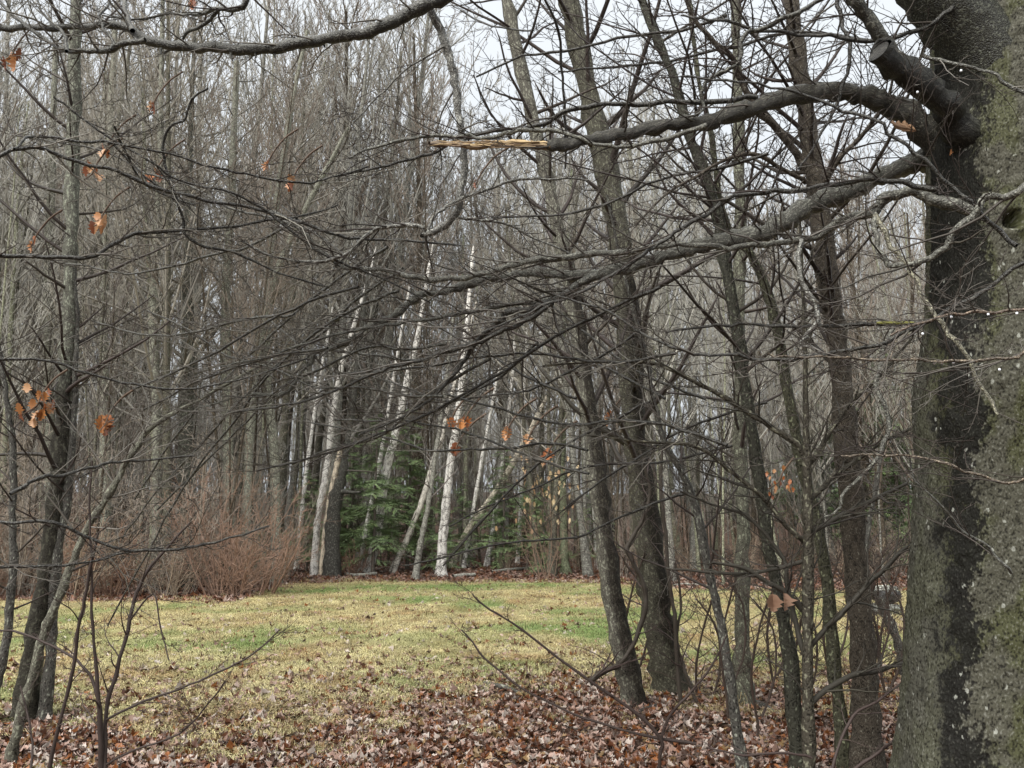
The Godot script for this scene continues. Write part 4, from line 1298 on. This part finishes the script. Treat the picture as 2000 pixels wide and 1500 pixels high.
func build_overhang() -> void:
	var wet := Color(0.33, 0.33, 0.31)
	var thick := bough("overhanging_bough", "thick knobby grey bough crossing the top left and forking toward the edge", [
		[930, -60, 32, 880, -15, 31, 832, 10, 30, 790, 31, 28, 755, 50, 27, 720, 62, 26, 690, 66, 25, 647, 75, 25, 600, 82, 24, 560, 91, 24, 510, 96, 23, 455, 98, 22, 410, 93, 22, 367, 91, 21, 308, 86, 20, 280, 77, 20, 262, 62, 17, 240, 51, 16, 215, 50, 15, 175, 52, 15, 130, 54, 14, 87, 56, 14, 40, 54, 13, -40, 54, 12],
		[284, 78, 13, 238, 84, 12, 218, 97, 12, 175, 101, 11, 140, 102, 10, 122, 98, 10, 100, 84, 9, 70, 66, 9, 40, 42, 8, 12, 16, 8, -20, -20, 7],
		[259, 60, 12, 248, 35, 11, 241, 0, 10, 236, -60, 9],
		[130, 100, 8, 128, 80, 8, 118, 60, 7, 104, 46, 6, 80, 20, 5, 70, -20, 4],
		[216, 96, 6, 222, 84, 7, 206, 60, 6, 196, 34, 6, 208, 14, 6, 216, -20, 5],
		[484, -30, 12, 478, 8, 13, 455, 16, 12, 425, 18, 12, 405, 24, 9, 380, 30, 7, 330, 26, 6, 270, 38, 6, 200, 30, 4],
		[425, 18, 9, 412, 38, 8, 385, 55, 8, 362, 68, 7, 350, 84, 5, 320, 105, 4]], [26, 16, 4, 8, 5, 14, 6], 4.6, 4.9, wet, 0.55)
	# short snapped pegs under the bough
	var pegs := Acc.new()
	for q in [[314, 94, 314, 106], [450, 104, 454, 118], [499, 102, 500, 113], [535, 98, 537, 112], [522, 86, 516, 80], [465, 90, 466, 84], [632, 82, 634, 92]]:
		var g := traced([q[0], q[1], 7, q[2], q[3], 4], 4.72, 4.72, 2)
		pegs.tube(g[0], g[1], 5, Color(0.4, 0.4, 0.38))
	piece("pegs", pegs, M.smooth, thick)
	bough("hanging_bough", "pale patched branch hanging straight down and curling at its broken tip", [
		[838, 8, 18, 848, 34, 18, 860, 58, 18, 874, 98, 17, 883, 130, 17, 888, 152, 17, 891, 184, 16, 895, 217, 15, 902, 259, 15, 907, 297, 15, 905, 343, 15, 897, 390, 14, 891, 416, 15, 870, 438, 15, 846, 452, 14, 825, 461, 11],
		[836, 449, 7, 845, 430, 7, 860, 413, 7, 882, 397, 7, 909, 385, 7, 958, 367, 6, 1014, 350, 6, 1087, 350, 5, 1150, 352, 4],
		[826, 446, 8, 800, 440, 10, 772, 439, 9, 745, 444, 9, 720, 458, 9, 685, 490, 8, 650, 505, 8, 600, 512, 6, 530, 500, 5, 470, 470, 4],
		[895, 424, 7, 940, 430, 6, 990, 440, 6, 1040, 462, 5, 1120, 500, 4], [868, 90, 5, 800, 130, 4, 740, 190, 4, 690, 240, 3]], [5, 10, 16, 10, 6], 4.7, 4.9, Color(1.15, 1.17, 1.15), 0.55)
	bough("crossing_branch", "long dark branch sweeping across the left, from the edge down to the middle", [
		[-60, 335, 8, 0, 304, 8, 35, 290, 8, 87, 290, 8, 133, 311, 8, 210, 329, 8, 252, 343, 8, 315, 371, 8, 402, 392, 7, 472, 402, 7, 560, 427, 8, 630, 451, 7, 700, 466, 6, 790, 470, 5, 900, 480, 4],
		[28, 291, 6, 45, 275, 6, 70, 266, 6, 157, 275, 6, 217, 278, 6, 252, 315, 5, 297, 357, 5, 360, 400, 4], [105, 189, 5, 157, 227, 5, 210, 266, 5, 297, 315, 5, 350, 350, 5, 455, 378, 6, 525, 416, 6, 595, 472, 6, 665, 514, 6, 740, 540, 5, 840, 590, 4],
		[210, 278, 5, 330, 300, 5, 420, 328, 5, 500, 345, 5, 590, 358, 5, 650, 348, 4, 720, 325, 4]], [34, 8, 20, 12], 4.3, 5.0, Color(0.2, 0.195, 0.18), 0.6)
	bough("crossing_branch", "smooth dark branch entering low on the left and rising into the tangle", [
		[-50, 497, 10, 0, 499, 10, 87, 500, 9, 175, 503, 9, 210, 484, 9, 252, 459, 9, 297, 454, 8, 360, 450, 7, 420, 446, 7, 507, 434, 6, 580, 424, 5, 660, 400, 4],
		[406, 173, 5, 374, 196, 5, 357, 234, 5, 329, 250, 6, 318, 290, 6, 325, 332, 6, 343, 385, 6, 357, 430, 6, 366, 462, 6, 400, 484, 6, 455, 491, 6, 540, 530, 5, 640, 560, 4],
		[224, 248, 5, 238, 280, 6, 262, 332, 5, 300, 372, 5, 380, 400, 4]], [22, 16, 6], 4.4, 5.0, Color(0.18, 0.175, 0.16), 0.6)
	bough("low_branch", "two long wet branches reaching in low over the lawn from the left", [
		[-60, 1018, 7, 0, 1020, 7, 105, 1020, 7, 157, 1046, 7, 210, 1064, 6, 262, 1075, 6, 350, 1071, 6, 420, 1059, 5, 525, 1027, 4], [-60, 1115, 6, 0, 1108, 6, 105, 1106, 6, 175, 1097, 5, 245, 1080, 4, 320, 1070, 4],
		[-40, 700, 7, 0, 702, 7, 90, 704, 6, 170, 730, 6, 260, 750, 5, 350, 760, 5, 470, 742, 4, 600, 700, 4], [20, 965, 8, 70, 935, 8, 110, 930, 7, 170, 915, 6, 230, 902, 6, 270, 900, 5, 380, 890, 4]], [16, 10, 18, 10], 4.6, 5.2, Color(0.24, 0.235, 0.22), 0.5)
	# fine boughs that fill the middle of the view
	bough("fine_bough", "fine drooping spray of beech twigs across the middle, below the long pale limb", [
		[1290, 560, 8, 1200, 600, 7, 1080, 660, 7, 960, 740, 6, 850, 800, 6, 740, 850, 5, 620, 890, 5, 500, 920, 4], [1320, 690, 7, 1230, 706, 7, 1150, 706, 6, 1040, 690, 6, 920, 700, 5, 800, 720, 5, 660, 730, 4],
		[1420, 870, 8, 1300, 830, 7, 1200, 822, 7, 1100, 830, 6, 980, 800, 5, 870, 770, 4], [1150, 925, 6, 1070, 905, 6, 980, 870, 5, 890, 838, 5, 780, 820, 4], [700, 560, 6, 600, 590, 6, 500, 640, 5, 400, 700, 5, 260, 760, 4], [640, 680, 6, 520, 700, 5, 400, 740, 5, 280, 800, 4]],
		[34, 26, 26, 18, 22, 18], 5.0, 6.0, Color(0.22, 0.21, 0.195), 0.65)
	var rng := RandomNumberGenerator.new()
	rng.seed = 515
	for g in 4:
		var lines := []
		var counts := []
		for k in 5:
			var x := rng.randf_range([760, 1000, 560, 1250][g], [1000, 1400, 800, 1600][g])
			var y := rng.randf_range([560, 620, 420, 760][g], [860, 900, 640, 960][g])
			var line := []
			var slope := rng.randf_range(-0.45, 0.7)
			var bend := rng.randf_range(-0.2, 0.2)
			var steps := rng.randi_range(6, 8)
			for j in steps:
				line.append_array([x, y, lerpf(6.5, 3.0, j / 7.0)])
				x -= rng.randf_range(65, 95)
				y += 80.0 * slope + rng.randf_range(-18, 18)
				slope += bend
			lines.append(line)
			counts.append(rng.randi_range(14, 22))
		bough("twig_spray", ["spray of thin twigs over the dark hemlocks and birches", "spray of thin twigs before the two leaning maples", "spray of thin twigs over the upper part of the grey wood at left", "spray of thin twigs low among the saplings right of the mottled trunk"][g], lines, counts, [5.2, 5.8, 5.6, 6.5][g], [6.4, 7.0, 6.8, 7.0][g], Color(0.34, 0.33, 0.3) if g % 2 == 0 else Color(0.18, 0.17, 0.155), 0.6)
	bough("fine_bough", "fine dark twigs against the sky right of the hanging branch", [
		[1700, 80, 8, 1560, 62, 7, 1440, 90, 6, 1300, 120, 6, 1200, 130, 5, 1090, 140, 4], [1420, 30, 8, 1330, 60, 7, 1230, 70, 6, 1130, 95, 6, 1020, 110, 5, 930, 150, 4], [1500, 300, 8, 1400, 330, 7, 1290, 350, 6, 1180, 400, 6, 1080, 420, 5, 960, 425, 4],
		[1060, -10, 5, 1090, 60, 6, 1098, 150, 6, 1104, 250, 6, 1104, 330, 4], [1040, 60, 4, 960, 50, 4, 900, 20, 4]], [26, 24, 22, 6, 6], 5.4, 6.2, Color(0.18, 0.165, 0.15), 0.6)

# ------------------------------------------------------------------ left trees
func build_left_trees() -> void:
	var tw := Color(0.05, 0.041, 0.036)
	var twin := trunk_tree("maple", "largest tree of the left clump, black and wet below, pale grey above", "tree", [48, 1400, 42, 62, 1290, 38, 78, 1190, 36, 96, 1080, 35, 110, 985, 34, 118, 900, 33, 124, 800, 31, 129, 720, 30, 133, 640, 29, 138, 520, 27, 140, 400, 26, 143, 250, 25, 146, 100, 24, 149, -20, 22, 152, -160, 20],
		M.grey, 14, 30, 0.3, 1.4, 0.003, tw, "", Color(0.55, 0.57, 0.52), Vector3(0, 0, 1.0), -1.5, 3.1)
	trunk_tree("maple", "dark stem twinned behind the largest left tree, joining it above the lawn", "tree", [87, 1400, 26, 95, 1320, 22, 99, 1255, 20, 102, 1180, 19, 112, 1090, 18, 128, 1000, 16, 138, 900, 14, 145, 780, 12, 150, 650, 10, 146, 500, 8, 150, 330, 5], M.dark, 10, 16, 0.35, 1.2, 0.0028, tw)
	trunk_tree("maple", "pale grey stem leaning right out of the left clump and forking over the thicket", "tree", [18, 1495, 19, 34, 1430, 18, 52, 1360, 18, 80, 1255, 17, 104, 1195, 16, 125, 1145, 15, 150, 1075, 14, 182, 1010, 13, 212, 970, 13, 240, 915, 12, 268, 870, 12, 285, 845, 10, 330, 812, 8, 390, 780, 6, 460, 740, 5, 540, 700, 4], M.grey, 10, 20, 0.4, 1.0, 0.0026, Color(0.14, 0.13, 0.115), "", Color(0.5, 0.5, 0.45))
	trunk_tree("sapling", "crooked black sapling at the very left edge of the view", "tree", [-22, 1420, 17, -8, 1345, 16, 6, 1290, 16, 18, 1190, 16, 26, 1110, 15, 24, 1000, 14, 26, 900, 13, 16, 800, 11, 2, 705, 9, -20, 600, 7], M.dark, 9, 14, 0.25, 1.1, 0.0028, tw)

func fan(called: String, label: String, category: String, lines: Array, twigs: Array, d: float, col: Color, length: float, group := "") -> Node3D:
	var base := at_depth(lines[0][0], lines[0][1], d)
	base.y = gy(base.x, base.z)
	var root := thing(called, base, label, category, group)
	var n := 0
	for l in lines:
		var got := traced(l, d, d + (0.15 if n % 2 else -0.15), 4, 0.008)
		if category == "shrub":
			for k in got[1].size(): got[1][k] *= 0.8
		var a := Acc.new()
		if n == 0:
			got[0].insert(0, base - Vector3(0, 0.05, 0))
			got[1].insert(0, got[1][0])
		a.tube(got[0], got[1], 7, Color(0.85, 0.8, 0.7) if got[1][0] > 0.02 else col)
		piece("stem" if n == 0 else "branch", a, M.dark if got[1][0] > 0.02 else M.twig, root)
		if twigs[n] > 0:
			var tw := Acc.new()
			var rng := RandomNumberGenerator.new()
			rng.seed = int(hash(label)) + n
			dress([tw, tw], rng, got, twigs[n], 0.15, 1.0, length, beech_style(0.002, col * 1.15))
			piece("twigs", tw, M.twig, root).set_meta("kind", "stuff")
		n += 1
	return root

func build_saplings() -> void:
	var blk := Color(0.05, 0.046, 0.038)
	fan("beech_sapling", "black candelabra sapling with upcurved branches, left of the brown-barked tree", "tree", [
		[1580, 1510, 26, 1579, 1380, 23, 1577, 1250, 21, 1580, 1100, 20, 1577, 980, 18, 1576, 890, 15, 1574, 780, 11, 1572, 680, 9, 1568, 560, 7, 1562, 430, 5],
		[1572, 895, 13, 1555, 866, 12, 1510, 836, 12, 1470, 812, 11, 1433, 787, 10, 1370, 752, 9, 1300, 718, 8, 1245, 707, 7, 1157, 706, 6, 1060, 715, 4], [1581, 905, 12, 1604, 874, 11, 1636, 822, 10, 1667, 783, 9, 1706, 745, 9, 1745, 703, 7, 1783, 657, 5],
		[1583, 976, 12, 1604, 955, 11, 1632, 927, 11, 1674, 899, 10, 1720, 864, 9, 1783, 836, 6], [1573, 1058, 12, 1556, 1045, 11, 1531, 1021, 10, 1492, 972, 10, 1457, 944, 9, 1422, 916, 8, 1380, 882, 8, 1340, 868, 7, 1250, 862, 5, 1150, 850, 4],
		[1583, 1042, 11, 1610, 1026, 10, 1650, 1003, 10, 1702, 978, 9, 1772, 944, 6], [1583, 1262, 11, 1610, 1232, 10, 1650, 1192, 10, 1695, 1143, 9, 1741, 1097, 9, 1773, 1068, 7], [1583, 1376, 11, 1615, 1346, 11, 1667, 1320, 10, 1713, 1311, 9, 1764, 1296, 8],
		[1573, 1197, 10, 1550, 1172, 11, 1527, 1153, 10, 1496, 1136, 9, 1454, 1111, 7, 1390, 1098, 5], [1576, 1300, 10, 1560, 1240, 11, 1548, 1190, 10, 1536, 1130, 9, 1530, 1090, 8, 1500, 1050, 7, 1455, 1005, 6, 1390, 985, 5, 1330, 960, 4], [1580, 1092, 8, 1530, 1108, 7, 1460, 1120, 6, 1380, 1117, 5, 1300, 1110, 4]],
		[18, 22, 14, 14, 20, 10, 10, 8, 8, 14, 8], 5.5, blk, 0.5)
	fan("shrub", "wiry bare shrub at the bottom, right of centre, with three long arching shoots", "shrub", [
		[1287, 1510, 9, 1289, 1470, 9, 1290, 1444, 9, 1245, 1395, 8, 1175, 1346, 7, 1087, 1283, 6, 1000, 1216, 5, 947, 1185, 5, 923, 1160, 3],
		[1360, 1453, 7, 1290, 1443, 7, 1227, 1428, 6, 1140, 1402, 6, 1035, 1353, 5, 958, 1297, 5, 923, 1255, 4, 902, 1230, 3], [1290, 1446, 7, 1303, 1412, 7, 1315, 1388, 7, 1350, 1353, 6, 1390, 1300, 5, 1420, 1240, 4]], [10, 7, 8], 5.6, Color(0.045, 0.033, 0.028), 0.32)
	fan("shrub", "many-stemmed bare shrub at the bottom left, shoots spreading over the lawn", "shrub", [
		[199, 1510, 13, 197, 1440, 12, 194, 1370, 10, 186, 1270, 8, 180, 1190, 7, 178, 1080, 6, 175, 990, 5, 180, 900, 4], [206, 1505, 10, 207, 1390, 10, 226, 1320, 10, 245, 1250, 9, 262, 1170, 9, 285, 1120, 8, 335, 1060, 6, 372, 1020, 4],
		[95, 1510, 9, 115, 1420, 9, 140, 1320, 9, 150, 1250, 8, 165, 1170, 8, 178, 1100, 7, 192, 1040, 5], [208, 1406, 6, 280, 1370, 6, 350, 1346, 5, 430, 1311, 5, 490, 1280, 4, 546, 1230, 3], [204, 1495, 6, 262, 1465, 5, 350, 1433, 5, 410, 1370, 4, 440, 1330, 3],
		[196, 1380, 7, 180, 1330, 7, 150, 1290, 6, 100, 1262, 6, 40, 1235, 5, -20, 1230, 4], [255, 1210, 5, 300, 1160, 4, 312, 1225, 4, 330, 1290, 3], [60, 1510, 6, 62, 1430, 5, 40, 1340, 4]], [8, 14, 8, 8, 7, 8, 4, 5], 5.6, Color(0.05, 0.038, 0.032), 0.34)
	fan("shrub", "low dark shoots in the bottom right corner beside the beech's foot", "shrub", [
		[1640, 1530, 7, 1665, 1505, 8, 1713, 1472, 8, 1751, 1444, 8, 1790, 1420, 5], [1622, 1510, 7, 1640, 1455, 7, 1665, 1400, 7, 1710, 1370, 6, 1760, 1335, 4], [1585, 1480, 6, 1520, 1470, 6, 1450, 1475, 5, 1380, 1460, 4]], [5, 6, 5], 5.2, Color(0.06, 0.046, 0.04), 0.3)
	for q in [[1420, 1360, 7.4, 6], [1480, 1410, 6.9, 7], [1560, 1400, 7.2, 8], [1680, 1400, 7.2, 9], [1730, 1360, 8.6, 10], [1370, 1410, 8.4, 1], [1510, 1330, 9.0, 2], [1700, 1330, 8.0, 3], [1620, 1320, 9.5, 4], [1230, 1340, 8.8, 5]]:
		var x: float = q[0]
		fan("vine_tangle", ["", "wispy bare shoots between the mottled trunk and the pale straight one", "thin shoots behind the black leaning trunk", "tangle of thin brown vines beside the brown-barked tree's foot", "faint hanging vines behind the candelabra sapling", "thin drooping vines at the leaning maple's foot", "bare shoots just left of the pale straight trunk", "bare shoots rising just right of the pale straight trunk", "thin whips crossing the foot of the slim black trunk", "thin whips between the curved stem and the brown-barked tree", "thin whips between the brown-barked tree and the beech"][q[3]], "vine",
			[[x, q[1], 5, x - 12, q[1] - 90, 5, x + 5, q[1] - 190, 4, x + 30, q[1] - 260, 3], [x + 8, q[1] - 10, 5, x + 34, q[1] - 90, 4, x + 30, q[1] - 180, 4, x - 10, q[1] - 240, 3]], [14, 14], q[2], Color(0.06, 0.046, 0.038), 0.6)

# ------------------------------------------------------------------ leaves left on twigs, stones, logs
var hung: Array[ArrayMesh] = []
func hanging_leaves(root: Node3D, px: float, py: float, d: float, n: int, size: float, spread: float, rng: RandomNumberGenerator, mats: Array) -> void:
	for k in n:
		var o := part("leaf", hung[rng.randi() % hung.size()], mats[rng.randi() % mats.size()], root)
		var at := at_depth(px + rng.randf_range(-1, 1) * spread, py + rng.randf_range(-1, 1) * spread, d + rng.randf_range(-0.05, 0.05))
		var b := Basis.from_euler(Vector3(PI * 0.5 + rng.randf_range(-0.5, 0.5), rng.randf_range(-1.2, 1.2), rng.randf_range(-0.9, 0.9)))
		o.transform = Transform3D(b.scaled_local(Vector3.ONE * size * 1.35 * rng.randf_range(0.75, 1.2)), at - root.position)
	var a := Acc.new()
	var g := traced([px + 60, py - 70, 5, px + 34, py - 52, 4.5, px + 10, py - 22, 4, px, py, 3, px - spread * 0.8, py + spread * 0.5, 2.5], d, d, 3)
	a.tube(g[0], g[1], 4, Color(0.1, 0.07, 0.05))
	if d > 4.5: piece("twig", a, M.twig, root)

# things that share a look are told apart by their order across the view
func tell_apart() -> void:
	var alike := {}
	for o in get_children():
		if o.has_meta("label") and o.has_meta("group"):
			var l: String = o.get_meta("label")
			if not alike.has(l): alike[l] = []
			alike[l].append(o)
	for l in alike:
		var few: Array = alike[l]
		if few.size() < 2: continue
		few.sort_custom(func(a, b): return a.position.x / -a.position.z < b.position.x / -b.position.z)
		for k in few.size():
			var order: String
			if few.size() == 2: order = ["left one of two", "right one of two"][k]
			elif few.size() == 3: order = ["leftmost of three", "middle of three", "rightmost of three"][k]
			else: order = ["first", "second", "third", "fourth", "fifth", "sixth", "seventh", "eighth", "ninth"][mini(k, 8)] + " from left"
			if (l + order).split(" ").size() > 14: l = l.replace("bare ", "").replace(" the ", " ").replace("front row", "front")
			few[k].set_meta("label", l.replace(" of the thicket", " thicket").replace("the middle thicket", "mid-thicket") + ", " + order)

func build_small_things() -> void:
	var rng := RandomNumberGenerator.new()
	rng.seed = 66
	for k in 4:
		hung.append(leaf_mesh(rng, 4 + k % 2, 0.45, 0.6 - 0.3 * k))
	var rust := []
	for c in [Color(0.36, 0.12, 0.035), Color(0.42, 0.18, 0.06), Color(0.24, 0.08, 0.035), Color(0.46, 0.25, 0.12)]:
		var m := plain(0.45, 0.6)
		m.albedo_color = c.linear_to_srgb()
		rust.append(m)
	for q in [[72, 792, 6.6, 16, 0.075, 36, "big bright cluster of orange oak leaves beside the largest left tree"], [203, 830, 6.6, 5, 0.10, 11, "single broad clump of orange leaves right of the largest left tree"], [194, 435, 6.4, 8, 0.075, 14, "crumpled clump of rusty leaves high on the left, below the long branch"],
			[62, 480, 6.4, 3, 0.08, 8, "small pair of orange leaves above the dark branch at the left edge"], [570, 354, 6.6, 5, 0.07, 11, "reddish leaf clump hanging by itself left of the hanging branch"], [522, 322, 6.6, 2, 0.07, 4, "lone rusty leaf just above the reddish clump"],
			[302, 342, 6.4, 4, 0.075, 13, "tawny leaves caught on the long crossing branch"], [206, 294, 6.4, 3, 0.075, 9, "orange leaves above the crossing branch, left of the forked twig"], [22, 112, 5.0, 4, 0.075, 14, "brown leaves under the thick bough at the top left corner"],
			[297, 210, 6.4, 2, 0.075, 6, "single folded orange leaf below the thick bough"], [372, 8, 5.0, 2, 0.07, 5, "small orange leaf at the top edge above the thick bough"], [905, 828, 9.0, 4, 0.11, 7, "bright red-orange leaves before the brightest birch"], [880, 824, 9.0, 2, 0.10, 4, "small rusty leaf just left of the red-orange leaves"],
			[988, 848, 9.0, 3, 0.10, 6, "orange leaf pair above the steeply leaning birch"], [1068, 892, 9.0, 3, 0.11, 6, "hanging rusty leaf bunch left of the two-toned maple"], [1190, 818, 9.0, 3, 0.08, 10, "few small orange leaves between the two-toned and the mottled maple"],
			[890, 878, 9.0, 2, 0.10, 5, "narrow orange leaf in front of the brightest birch's trunk"], [1030, 862, 9.0, 2, 0.09, 4, "tiny orange leaf above the hanging rusty bunch"], [1855, 298, 3.7, 1, 0.03, 1, "tiny yellow leaf on a twig before the beech trunk"],
			[1520, 942, 11.0, 24, 0.05, 30, "loose pinkish orange leaf spray behind the candelabra sapling"], [180, 340, 6.4, 5, 0.07, 20, "scattered orange leaves on twigs before the pale upper trunk at left"], [930, 360, 6.4, 1, 0.07, 2, "one red leaf right of the hanging branch"]]:
		var root := thing("leaf_cluster", at_depth(q[0], q[1], q[2]), q[6], "dead leaves", "dead leaves still hanging on twigs")
		hanging_leaves(root, q[0], q[1], q[2], q[3], q[4], q[5], rng, rust)
	var tan := []
	for c in [Color(0.50, 0.36, 0.20), Color(0.58, 0.46, 0.28), Color(0.40, 0.26, 0.15)]:
		var m := plain(0.5, 0.6)
		m.albedo_color = c.linear_to_srgb()
		tan.append(m)
	var bs := fan("young_beech", "young beech still holding many small tan leaves beside the leaning birch", "tree", [[1085, 1130, 6, 1080, 1060, 5, 1062, 980, 4, 1040, 900, 3, 1030, 850, 2], [1070, 1010, 3, 1100, 970, 3, 1150, 950, 2], [1060, 980, 3, 1020, 950, 3, 985, 940, 2]], [16, 12, 12], 29.5, Color(0.12, 0.1, 0.08), 1.6)
	for k in 70:
		var o := part("leaf", hung[k % 4], tan[k % 3], bs)
		var at := at_depth(1068 + rng.randfn(0, 42), 950 + rng.randfn(0, 34), 29.5 + rng.randf_range(-1, 1))
		o.transform = Transform3D(Basis.from_euler(Vector3(PI * 0.5 + rng.randf_range(-0.4, 0.4), rng.randf_range(-1.5, 1.5), rng.randf_range(-0.4, 0.4))).scaled_local(Vector3(0.16, 0.16, 0.2)), at - bs.position)
	var broad := leaf_mesh(rng, 4, 0.22, 1.1)
	var pale := plain(0.6, 0.5)
	pale.albedo_color = Color(0.28, 0.17, 0.115).linear_to_srgb()
	var pl := thing("pale_leaf", at_depth(1520, 1178, 5.3), "pair of large pale tan leaves caught where twigs cross on the candelabra sapling", "dead leaves")
	for q in [[1510, 1178, 0.3], [1531, 1176, -0.5]]:
		var o := part("leaf", broad, pale, pl)
		o.transform = Transform3D(Basis.from_euler(Vector3(PI * 0.5, 0.2, q[2])).scaled_local(Vector3(0.13, 0.11, 0.11)), at_depth(q[0], q[1], 5.3) - pl.position)
	# boulder on a stone block, seen right of the brown tree
	var b0 := on_ground(1738, 1203)
	stone("stone_block", "squarish grey lichened stone on the lawn under the dark boulder", b0 + Vector3(0.0, 0.13, -0.2), Vector3(0.62, 0.26, 0.4), 3, Color(0.14, 0.145, 0.13), 0.55)
	stone("boulder", "dark cracked boulder with a pale lichened top, lying on the grey stone", b0 + Vector3(0.02, 0.43, -0.2), Vector3(0.62, 0.34, 0.42), 7, Color(0.028, 0.029, 0.031), 0.2)
	# logs and sticks
	for q in [[[675, 1124, 7, 700, 1125, 7, 735, 1124, 6], "long white fallen birch log at the wood's edge, left of the leaning birches", M.grey, "log"], [[885, 1128, 7, 905, 1127, 8, 928, 1126, 6], "short pale log lying at the foot of the brightest birch", M.grey, "log"],
			[[946, 1346, 9, 975, 1352, 10, 1005, 1357, 8, 1020, 1360, 5], "dark broken stick lying on the leaves in front of the lawn", M.dark, "stick"], [[1180, 1262, 4, 1160, 1330, 9, 1150, 1334, 8], "black branch end propped against the two-toned maple's foot", M.dark, "stick"],
			[[1240, 1400, 6, 1265, 1386, 8, 1300, 1376, 5], "knobbly dark stick half buried in leaves right of the maple's foot", M.dark, "stick"], [[1462, 1376, 12, 1490, 1380, 10, 1515, 1392, 6], "dark root running right from the pale straight trunk", M.dark, "root"],
			[[960, 1120, 5, 1000, 1117, 6, 1060, 1112, 5], "grey fallen trunk under the far trees right of the brightest birch", M.grey, "log"], [[1290, 1150, 5, 1340, 1143, 5, 1400, 1147, 4], "thin fallen stem at the lawn's far right edge", M.grey, "log"]]:
		var l: Array = q[0]
		var p := PackedVector3Array()
		var r := PackedFloat32Array()
		for k in l.size() / 3:
			var g := on_ground(l[3 * k], l[3 * k + 1])
			var rr: float = l[3 * k + 2] * 0.5 * -g.z / F
			p.append(g + Vector3(0, rr * 0.8, 0))
			r.append(rr)
		var root := thing("fallen_" + q[3], p[0], q[1], q[3])
		var got := curve_through(p, r, 4)
		var a := Acc.new()
		a.tube(got[0], got[1], 8, Color.WHITE)
		rough(a, 0, r[0] * 0.25, 12.0)
		piece("wood", a, q[2], root)

func stone(called: String, label: String, at: Vector3, size: Vector3, seed_: int, col: Color, boxy: float) -> void:
	var a := Acc.new()
	var rows := 26
	var cols := 40
	for r in rows + 1:
		for k in cols + 1:
			var th := PI * r / rows
			var ph := TAU * k / cols
			var o := Vector3(sin(th) * cos(ph), cos(th), sin(th) * sin(ph))
			var m := maxf(absf(o.x), maxf(absf(o.y), absf(o.z)))
			var shape := o.lerp(o / m * 0.85, boxy)
			var f := 1.0 + noise_a.get_noise_3dv(o * 3.2 + Vector3(seed_ * 7.0, 0, 0)) * 0.28 + noise_c.get_noise_3dv(o * 4.0 + Vector3(seed_, 0, 0)) * 0.1
			a.v.append(at + shape * f * size * 0.5)
			a.n.append(o)
			a.t.append(Vector2(float(k) / cols, float(r) / rows))
			var lich := smoothstep(0.62, 0.85, o.y + noise_c.get_noise_3dv(o * 7.0) * 0.6)
			a.c.append(col.lerp(Color(0.42, 0.43, 0.38), lich * (0.9 if boxy < 0.4 else 0.35)) * (1.0 + noise_c.get_noise_3dv(o * 15.0) * 0.6))
	for r in rows:
		for k in cols:
			var q := r * (cols + 1) + k
			a.i.append_array([q, q + cols + 1, q + 1, q + 1, q + cols + 1, q + cols + 2])
	var w := cols + 1
	for r in rows + 1:
		for k in w:
			var du := a.v[r * w + (k + 1 if k < cols else 1)] - a.v[r * w + (k - 1 if k > 0 else cols - 1)]
			var dv := a.v[mini(r + 1, rows) * w + k] - a.v[maxi(r - 1, 0) * w + k]
			var nn := du.cross(dv).normalized()
			if nn.length() > 0.5: a.n[r * w + k] = nn if nn.dot(a.n[r * w + k]) > 0 else -nn
	var off := at
	for k in a.v.size(): a.v[k] -= off
	var o := part(called, a.mesh(), plain(0.7), self)
	o.position = off
	tag(o, label, "stone")
